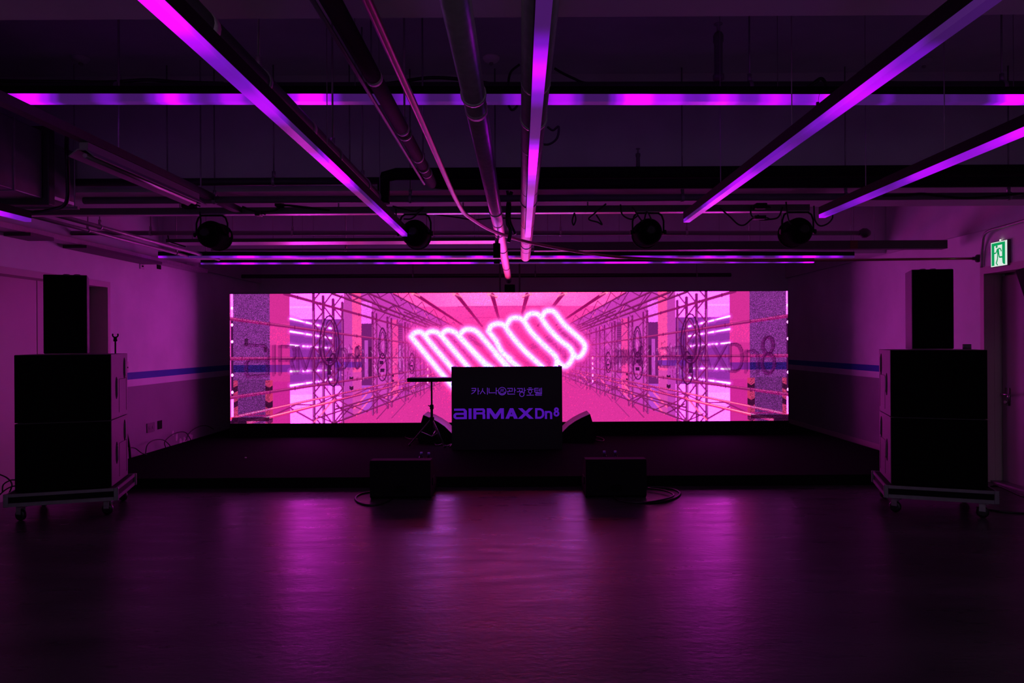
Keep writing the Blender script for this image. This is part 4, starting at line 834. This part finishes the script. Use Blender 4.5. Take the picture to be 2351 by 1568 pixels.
# smoke detectors
for px, py, lab, sc_, mt in ((1135, 132, 'round pale detector on the ceiling near the centre pipe', .066, 'detector'), (193, 122, 'round smoke detector on the ceiling at upper left', .062, 'concrete'), (2128, 150, 'round smoke detector on the ceiling at upper right', .062, 'concrete')):
    c = atH(px, py, 2.195); t = thing('smoke_detector', lab, 'detector', (c.x, c.y, ZC))
    MB().lathe((c.x, c.y, ZC), [(sc_, 0), (sc_, -.012), (sc_ * .8, -.03), (sc_ * .35, -.045), (.01, -.045)], n=28).build('housing', mt, t, True)
    MB().lathe((c.x, c.y, ZC - .044), [(.016, 0), (.016, -.014), (.008, -.016)], n=14).build('sensor', 'steel', t, True)

# fluorescent batten and rail at left
X1 = -2.47
t = thing('ceiling_rail', 'long metal rail running back at upper left above the batten light', 'rail', (X1, 3, CAMZ + 1.17))
MB().box((X1 - .03, 2.75, CAMZ + 1.15), (X1 + .03, 6.12, CAMZ + 1.154)).box((X1 - .03, 2.75, CAMZ + 1.154), (X1 - .026, 6.12, CAMZ + 1.20)).box((X1 + .026, 2.75, CAMZ + 1.154), (X1 + .03, 6.12, CAMZ + 1.20)).build('rail_channel', 'darkpipe', t)
for y in (3.1, 4.3, 5.4): MB().tube([(X1, y, CAMZ + 1.156), (X1, y, ZC)], .006, 8).build('hanger_rod', 'steel', t)
t = thing('fluorescent_batten', 'unlit white fluorescent batten under the rail at upper left', 'light', (X1, 4, CAMZ + 1.1))
MB().box((X1 - .025, 3.95, CAMZ + 1.10), (X1 + .025, 5.32, CAMZ + 1.148)).build('ballast_box', 'batten', t)
MB().prism([(-.075, 1.065), (-.07, 1.06), (-.02, 1.10), (.02, 1.10), (.07, 1.06), (.075, 1.065), (.025, 1.105), (-.025, 1.105)], lambda a, b2: Vector((X1 + a, 3.93, CAMZ + b2)), lambda a, b2: Vector((X1 + a, 5.34, CAMZ + b2))).build('reflector', 'batten', t)
MB().tube([(X1, 3.96, CAMZ + 1.075), (X1, 5.3, CAMZ + 1.075)], .013, 12).build('lamp', 'tray', t, True)
# duct at left
t = thing('air_duct', 'large galvanised air duct hanging at the upper left edge', 'duct', (-4.2, 4, CAMZ + 1.3))
MB().box((-4.75, 2.75, CAMZ + 1.09), (-3.56, 5.2, CAMZ + 1.60)).build('duct_section', 'duct', t, bevel=.01)
MB().box((-4.72, 5.27, CAMZ + 1.12), (-3.6, 5.66, CAMZ + 1.57)).build('duct_section', 'duct', t, bevel=.03)
MB().box((-4.79, 5.21, CAMZ + 1.05), (-3.52, 5.28, CAMZ + 1.64)).build('flange', 'darkpipe', t, bevel=.006)
e = MB()
for y in (4.2, 4.9): e.box((-4.76, y, CAMZ + 1.085), (-3.553, y + .012, CAMZ + 1.605))
e.build('seam', 'steel', t)
for y in (4.6, 5.45): MB().bar((-4.85, y, CAMZ + 1.07), (-3.45, y, CAMZ + 1.07), .03, .02).tube([(-3.48, y, CAMZ + 1.08), (-3.48, y, ZC - .004)], .005, 6).build('support_strap', 'steel', t)
cable('black cable bundle hanging down the end of the air duct', [atH(160, 290, 1.72), at(158, 330, 5.0), at(160, 400, 5.05), at(155, 455, 5.1), at(120, 470, 5.2), at(60, 480, 5.3)], .014)

# ------------------------------------------------------------------ cables and boxes around the bar
rr = random.Random(9)
def hang(label, pts, d=6.08, r=.007): cable(label, [at(a, b2, d) for a, b2 in pts], r)
hang('black cable sagging in a deep bow left of the fourth lamp can', [(1655, 482), (1678, 502), (1697, 520), (1712, 522), (1730, 508), (1745, 500)])
hang('black cable sagging between two adapters near the fourth lamp can', [(1728, 478), (1728, 500), (1745, 510), (1768, 510), (1790, 505), (1800, 482)])
hang('black cable curling down beside the fourth lamp can at left', [(1808, 470), (1812, 505), (1818, 520), (1830, 528)])
hang('black cable loop right of the fourth lamp can near the light tube end', [(1872, 480), (1874, 512), (1886, 526), (1905, 520), (1915, 505), (1905, 492)])
hang('black cable looping down to the third lamp can from the bar', [(1455, 478), (1466, 495), (1480, 512), (1488, 490), (1500, 510)])
hang('black cable bow left of the third lamp can', [(1428, 472), (1432, 495), (1452, 506), (1468, 498)])
hang('small teardrop cable loop below the bar right of the centre pipe', [(1322, 490), (1317, 508), (1320, 518), (1325, 505), (1322, 490)])
hang('black cable zigzag below the bar right of the centre pipe', [(1395, 470), (1368, 492), (1355, 505), (1375, 512), (1385, 517), (1372, 495)])
hang('black cable draped over the bar near the second lamp can', [(905, 470), (935, 478), (955, 482), (975, 474), (950, 498), (930, 500)])
hang('black cable dropping onto the second lamp can', [(912, 476), (914, 500), (922, 520), (930, 540)])
hang('black cable hanging onto the first lamp can', [(462, 478), (464, 500), (462, 520), (472, 535)])
hang('black cable sagging along the bar right of the first lamp can', [(560, 468), (590, 478), (630, 478), (655, 466), (700, 470), (760, 478)], 6.08, .010)
hang('long black cable sagging from the second lamp can to the centre pipes', [(1000, 490), (1050, 497), (1090, 503), (1140, 500), (1200, 502)], 6.3)
hang('black cable bundle dropping beside the centre pipes', [(1178, 440), (1170, 470), (1168, 510), (1175, 530), (1170, 556)], 5.7, .016)
hang('second black cable of the bundle beside the centre pipes', [(1168, 436), (1174, 470), (1173, 505), (1186, 538)], 5.75, .012)
hang('coiled black cable loop left of the thick centre pipe', [(1200, 148), (1180, 165), (1174, 190), (1178, 212), (1172, 232), (1180, 252), (1192, 245), (1197, 225)], 4.5, .008)
hang('black cable loop right of the thick centre pipe', [(1262, 292), (1275, 300), (1288, 292), (1284, 318), (1265, 332), (1240, 330)], 4.4, .007)
hang('black cable slanting up right of the thick centre pipe', [(1280, 158), (1300, 170), (1325, 182), (1350, 192), (1400, 193)], 4.6, .009)
hang('cable bundle knotted over the right part of the crosswise pipe', [(1850, 215), (1872, 200), (1892, 188), (1902, 205), (1886, 225), (1882, 262)], 4.15, .010)
hang('black cable lying along the top of the crosswise pipe at left', [(0, 172), (60, 174), (160, 176), (260, 178), (345, 174), (420, 180), (520, 184)], 4.62, .012)
hang('black cable lying along the crosswise pipe at the centre', [(760, 200), (900, 188), (1000, 176), (1100, 186), (1170, 200)], 4.62, .012)
hang('black cable lying along the crosswise pipe at the far right', [(1900, 205), (2000, 198), (2120, 202), (2230, 202), (2350, 206)], 4.62, .012)
hang('black cables looping over the grey pipe at the right wall', [(2030, 459), (2080, 458), (2120, 455), (2160, 460), (2230, 466), (2350, 458)], 5.45, .010)
hang('black cable falling from the lighting bar left of the first lamp can', [(388, 530), (392, 545), (410, 552), (430, 558)], 8.0, .008)
def small_box(label, px, py, d, wx, wz, wy=.08, name='power_adapter', m='rubber', cat='adapter'):
    c = at(px, py, d); t = thing(name, label, cat, c)
    MB().box(c - Vector((wx / 2, wy / 2, wz / 2)), c + Vector((wx / 2, wy / 2, wz / 2))).build('case', m, t, bevel=min(wx, wz) * .15)
    MB().tube([c + Vector((wx / 2, 0, 0)), c + Vector((wx / 2 + .02, 0, 0)), c + Vector((wx / 2 + .04, 0, -.01))], .006, 8).build('plug_lead', 'rubber', t, True)
small_box('black adapter box on the bar just left of the first lamp can', 438, 463, 6.08, .11, .05)
small_box('black adapter on the bar in the gap right of the first lamp can', 645, 464, 6.08, .06, .04)
small_box('small black plug hanging below the bar right of the first lamp can', 597, 484, 6.08, .045, .045)
small_box('black adapter hanging on the bar left of the fourth lamp can', 1749, 480, 6.08, .10, .05)
small_box('flat black adapter in the cable bow left of the fourth lamp can', 1746, 506, 6.05, .10, .03)
small_box('black adapter lying on the bar right of the centre pipe', 1345, 455, 6.05, .15, .05)
# hanging camera/projector near the centre and box on the back wall
c = at(1143, 575, 6.9); t = thing('hanging_sensor_box', 'small black device clamped to the bright centre pipe', 'device', c)
MB().box(c - Vector((.035, .04, .07)), c + Vector((.035, .04, .07))).build('case', 'black', t, bevel=.006); MB().box(c + Vector((-.03, -.03, -.13)), c + Vector((.03, .03, -.085))).build('lower_case', 'black', t, bevel=.006)
MB().box(c + Vector((-.036, -.042, -.078)), c + Vector((.036, .042, -.071))).build('trim_strip', 'tray', t); MB().tube([c + Vector((0, 0, .07)), c + Vector((0, 0, .13))], .02, 10).build('bracket', 'steel', t, True)
x, y = -.18, 12.2; z = CAMZ + .98
t = thing('projector_box', 'dark box in a hanging bracket frame where the bright pipe ends above the video wall', 'device', (x, y, z))
MB().box((x - .09, 12.02, z - .12), (x + .09, 12.18, z + .02)).build('case', 'black', t, bevel=.01)
MB().bar((x - .17, 12.1, z - .14), (x - .17, 12.1, ZC - .003), .03, .03, (0, 1, 0)).bar((x + .17, 12.1, z - .14), (x + .17, 12.1, ZC - .003), .03, .03, (0, 1, 0)).bar((x - .17, 12.1, z - .14), (x + .17, 12.1, z - .14), .03, .03).build('bracket_frame', 'darkpipe', t)

# ------------------------------------------------------------------ exit sign (right wall)
y1_, y0_ = 7.79, 7.53; zc = CAMZ + .945; hs = .135; xs = XR - .035
t = thing('exit_sign', 'lit green and white running-figure exit sign above the right door', 'sign', (XR, (y0_ + y1_) / 2, zc))
MB().box((xs, y0_ - .006, zc - hs - .006), (XR - .001, y1_ + .006, zc + hs + .006)).build('housing', 'greypipe', t)
wh, gr = emat('exit_white_face', srgb(225, 240, 232), 0.95), emat('exit_green_print', srgb(12, 160, 92), 0.95)
def face(mb, pts, off):   # u 0..1 left-right as seen from the room (far -> near), v 0..1 up
    mb.add([Vector((xs - off, y1_ + (y0_ - y1_) * u, zc - hs + 2 * hs * v)) for u, v in pts], [list(range(len(pts)))])
b = MB(); face(b, [(0, 0), (1, 0), (1, 1), (0, 1)], .001); b.build('lit_face', wh, t)
b = MB(); sg = lambda pts: [(a / 330, v_) for a, v_ in pts]
for pl in ([(.05, .04), (.22, .04), (.22, .84), (.05, .96)], [(.05, .96), (.22, .84), (.70, .86), (.88, .96)], [(.70, .86), (.70, .30), (.72, .12), (.78, .06), (.88, .04), (.88, .96)]): face(b, pl, .002)
def gs(pts, wd):
    for (a, c_), (d_, e_) in zip(pts[:-1], pts[1:]):
        dx, dy = d_ - a, e_ - c_; L_ = math.hypot(dx, dy); nx, ny = -dy / L_ * wd / 2, dx / L_ * wd / 2
        face(b, [(a + nx, c_ + ny), (d_ + nx, e_ + ny), (d_ - nx, e_ - ny), (a - nx, c_ - ny)], .0025)
face(b, [(.37 + .065 * math.cos(q * PI / 6), .80 + .05 * math.sin(q * PI / 6)) for q in range(12)], .0025)
gs([(.44, .72), (.46, .52)], .13); gs([(.42, .71), (.33, .55), (.22, .54)], .055); gs([(.48, .72), (.60, .70), (.66, .58)], .055)
gs([(.44, .54), (.42, .30), (.34, .12)], .065); gs([(.34, .13), (.43, .04)], .05); gs([(.49, .54), (.53, .36), (.72, .35)], .065)
b.build('running_figure', gr, t)
MB().lathe((XR - .02, 7.66, zc + hs + .006), [(.008, 0), (.008, .012), (.004, .016)], n=10).build('test_lamp', emat('exit_test_lamp', (1, .95, .9), 2.0), t, True)
# black device leaning in at the right edge
c = Vector((4.62, 6.42, CAMZ + .52)); t = thing('wall_speaker', 'black tilted speaker cut off by the right edge of the picture near the door', 'speaker', c)
mm = Matrix.Translation(c + Vector((.13, 0, 0))) @ Matrix.Rotation(math.radians(-18), 4, 'Y')
MB().box((-.09, -.08, -.16), (.09, .08, .16), mm).build('body', 'black', t, bevel=.006); MB().box((-.085, -.086, -.155), (.085, -.081, .155), mm).build('grille', 'grille', t)
MB().tube([c + Vector((.2, .0, .05)), Vector((XR - .005, 6.42, CAMZ + .57))], .015, 10).build('bracket_arm', 'black', t, True)

# small things on the left wall
def plate(name, label, px, py, wy, wz, m, cat, detail=None):
    c = wl(px, py); t = thing(name, label, cat, c)
    MB().box((XL + .0005, c.y - wy / 2, c.z - wz / 2), (XL + .012, c.y + wy / 2, c.z + wz / 2)).build('cover_plate', m, t, bevel=.002)
    if detail == 'switch': MB().box((XL + .012, c.y - .012, c.z - .02), (XL + .022, c.y + .012, c.z + .0)).build('switch_rocker', 'black', t)
    if detail == 'sockets':
        for s in (-1, 1): MB().lathe((XL + .012, c.y + s * wy * .22, c.z), [(.02, 0), (.02, .003), (.012, .003)], (1, 0, 0), 16).build('socket', 'greypipe', t, True)
    return t
plate('outlet_plate', 'double socket outlet plate low on the left wall', 343, 972, .20, .13, 'wallplate' if 'wallplate' in M else 'greypipe', 'outlet', 'sockets')
plate('outlet_plate', 'dark blank plate beside the double outlet low on the left wall', 364, 966, .11, .12, 'insul', 'outlet')
plate('light_switch', 'light switch plate on the left wall above the blue band by the stack', 289, 832, .09, .13, 'white', 'switch', 'switch')
plate('sensor_plate', 'pale sensor plate high on the left wall below the cable tray', 327, 600, .10, .10, 'white', 'sensor', 'switch')
plate('sensor_plate', 'small dark bracket high on the left wall nearer the far light tubes', 366, 604, .10, .06, 'insul', 'sensor')
# patch of peeling paint low on the left wall
b = MB(); rq = random.Random(4)
for k in range(9):
    c = wl(400 + rq.uniform(-8, 40), 1003 + rq.uniform(-10, 10) - k * 1.6); n = 9; r0 = rq.uniform(.03, .09)
    b.add([Vector((XL + .0015 + k * .0002, c.y + r0 * .8 * math.cos(2 * PI * j / n) * rq.uniform(.6, 1.2), c.z + r0 * math.sin(2 * PI * j / n) * rq.uniform(.6, 1.2))) for j in range(n)], [list(range(n))])
tag(b.build('peeling_paint_patch', 'white'), 'patch of peeling pale paint low on the left wall above the stage', 'paint patch')
# speck on stage
c = atZ(561, 1044, .125); tag(MB().lathe(c, [(.012, -.005), (.016, .0), (.010, .008)], n=10).build('crumpled_paper', 'white', None, True), 'tiny pale scrap of paper on the stage at left', 'litter')
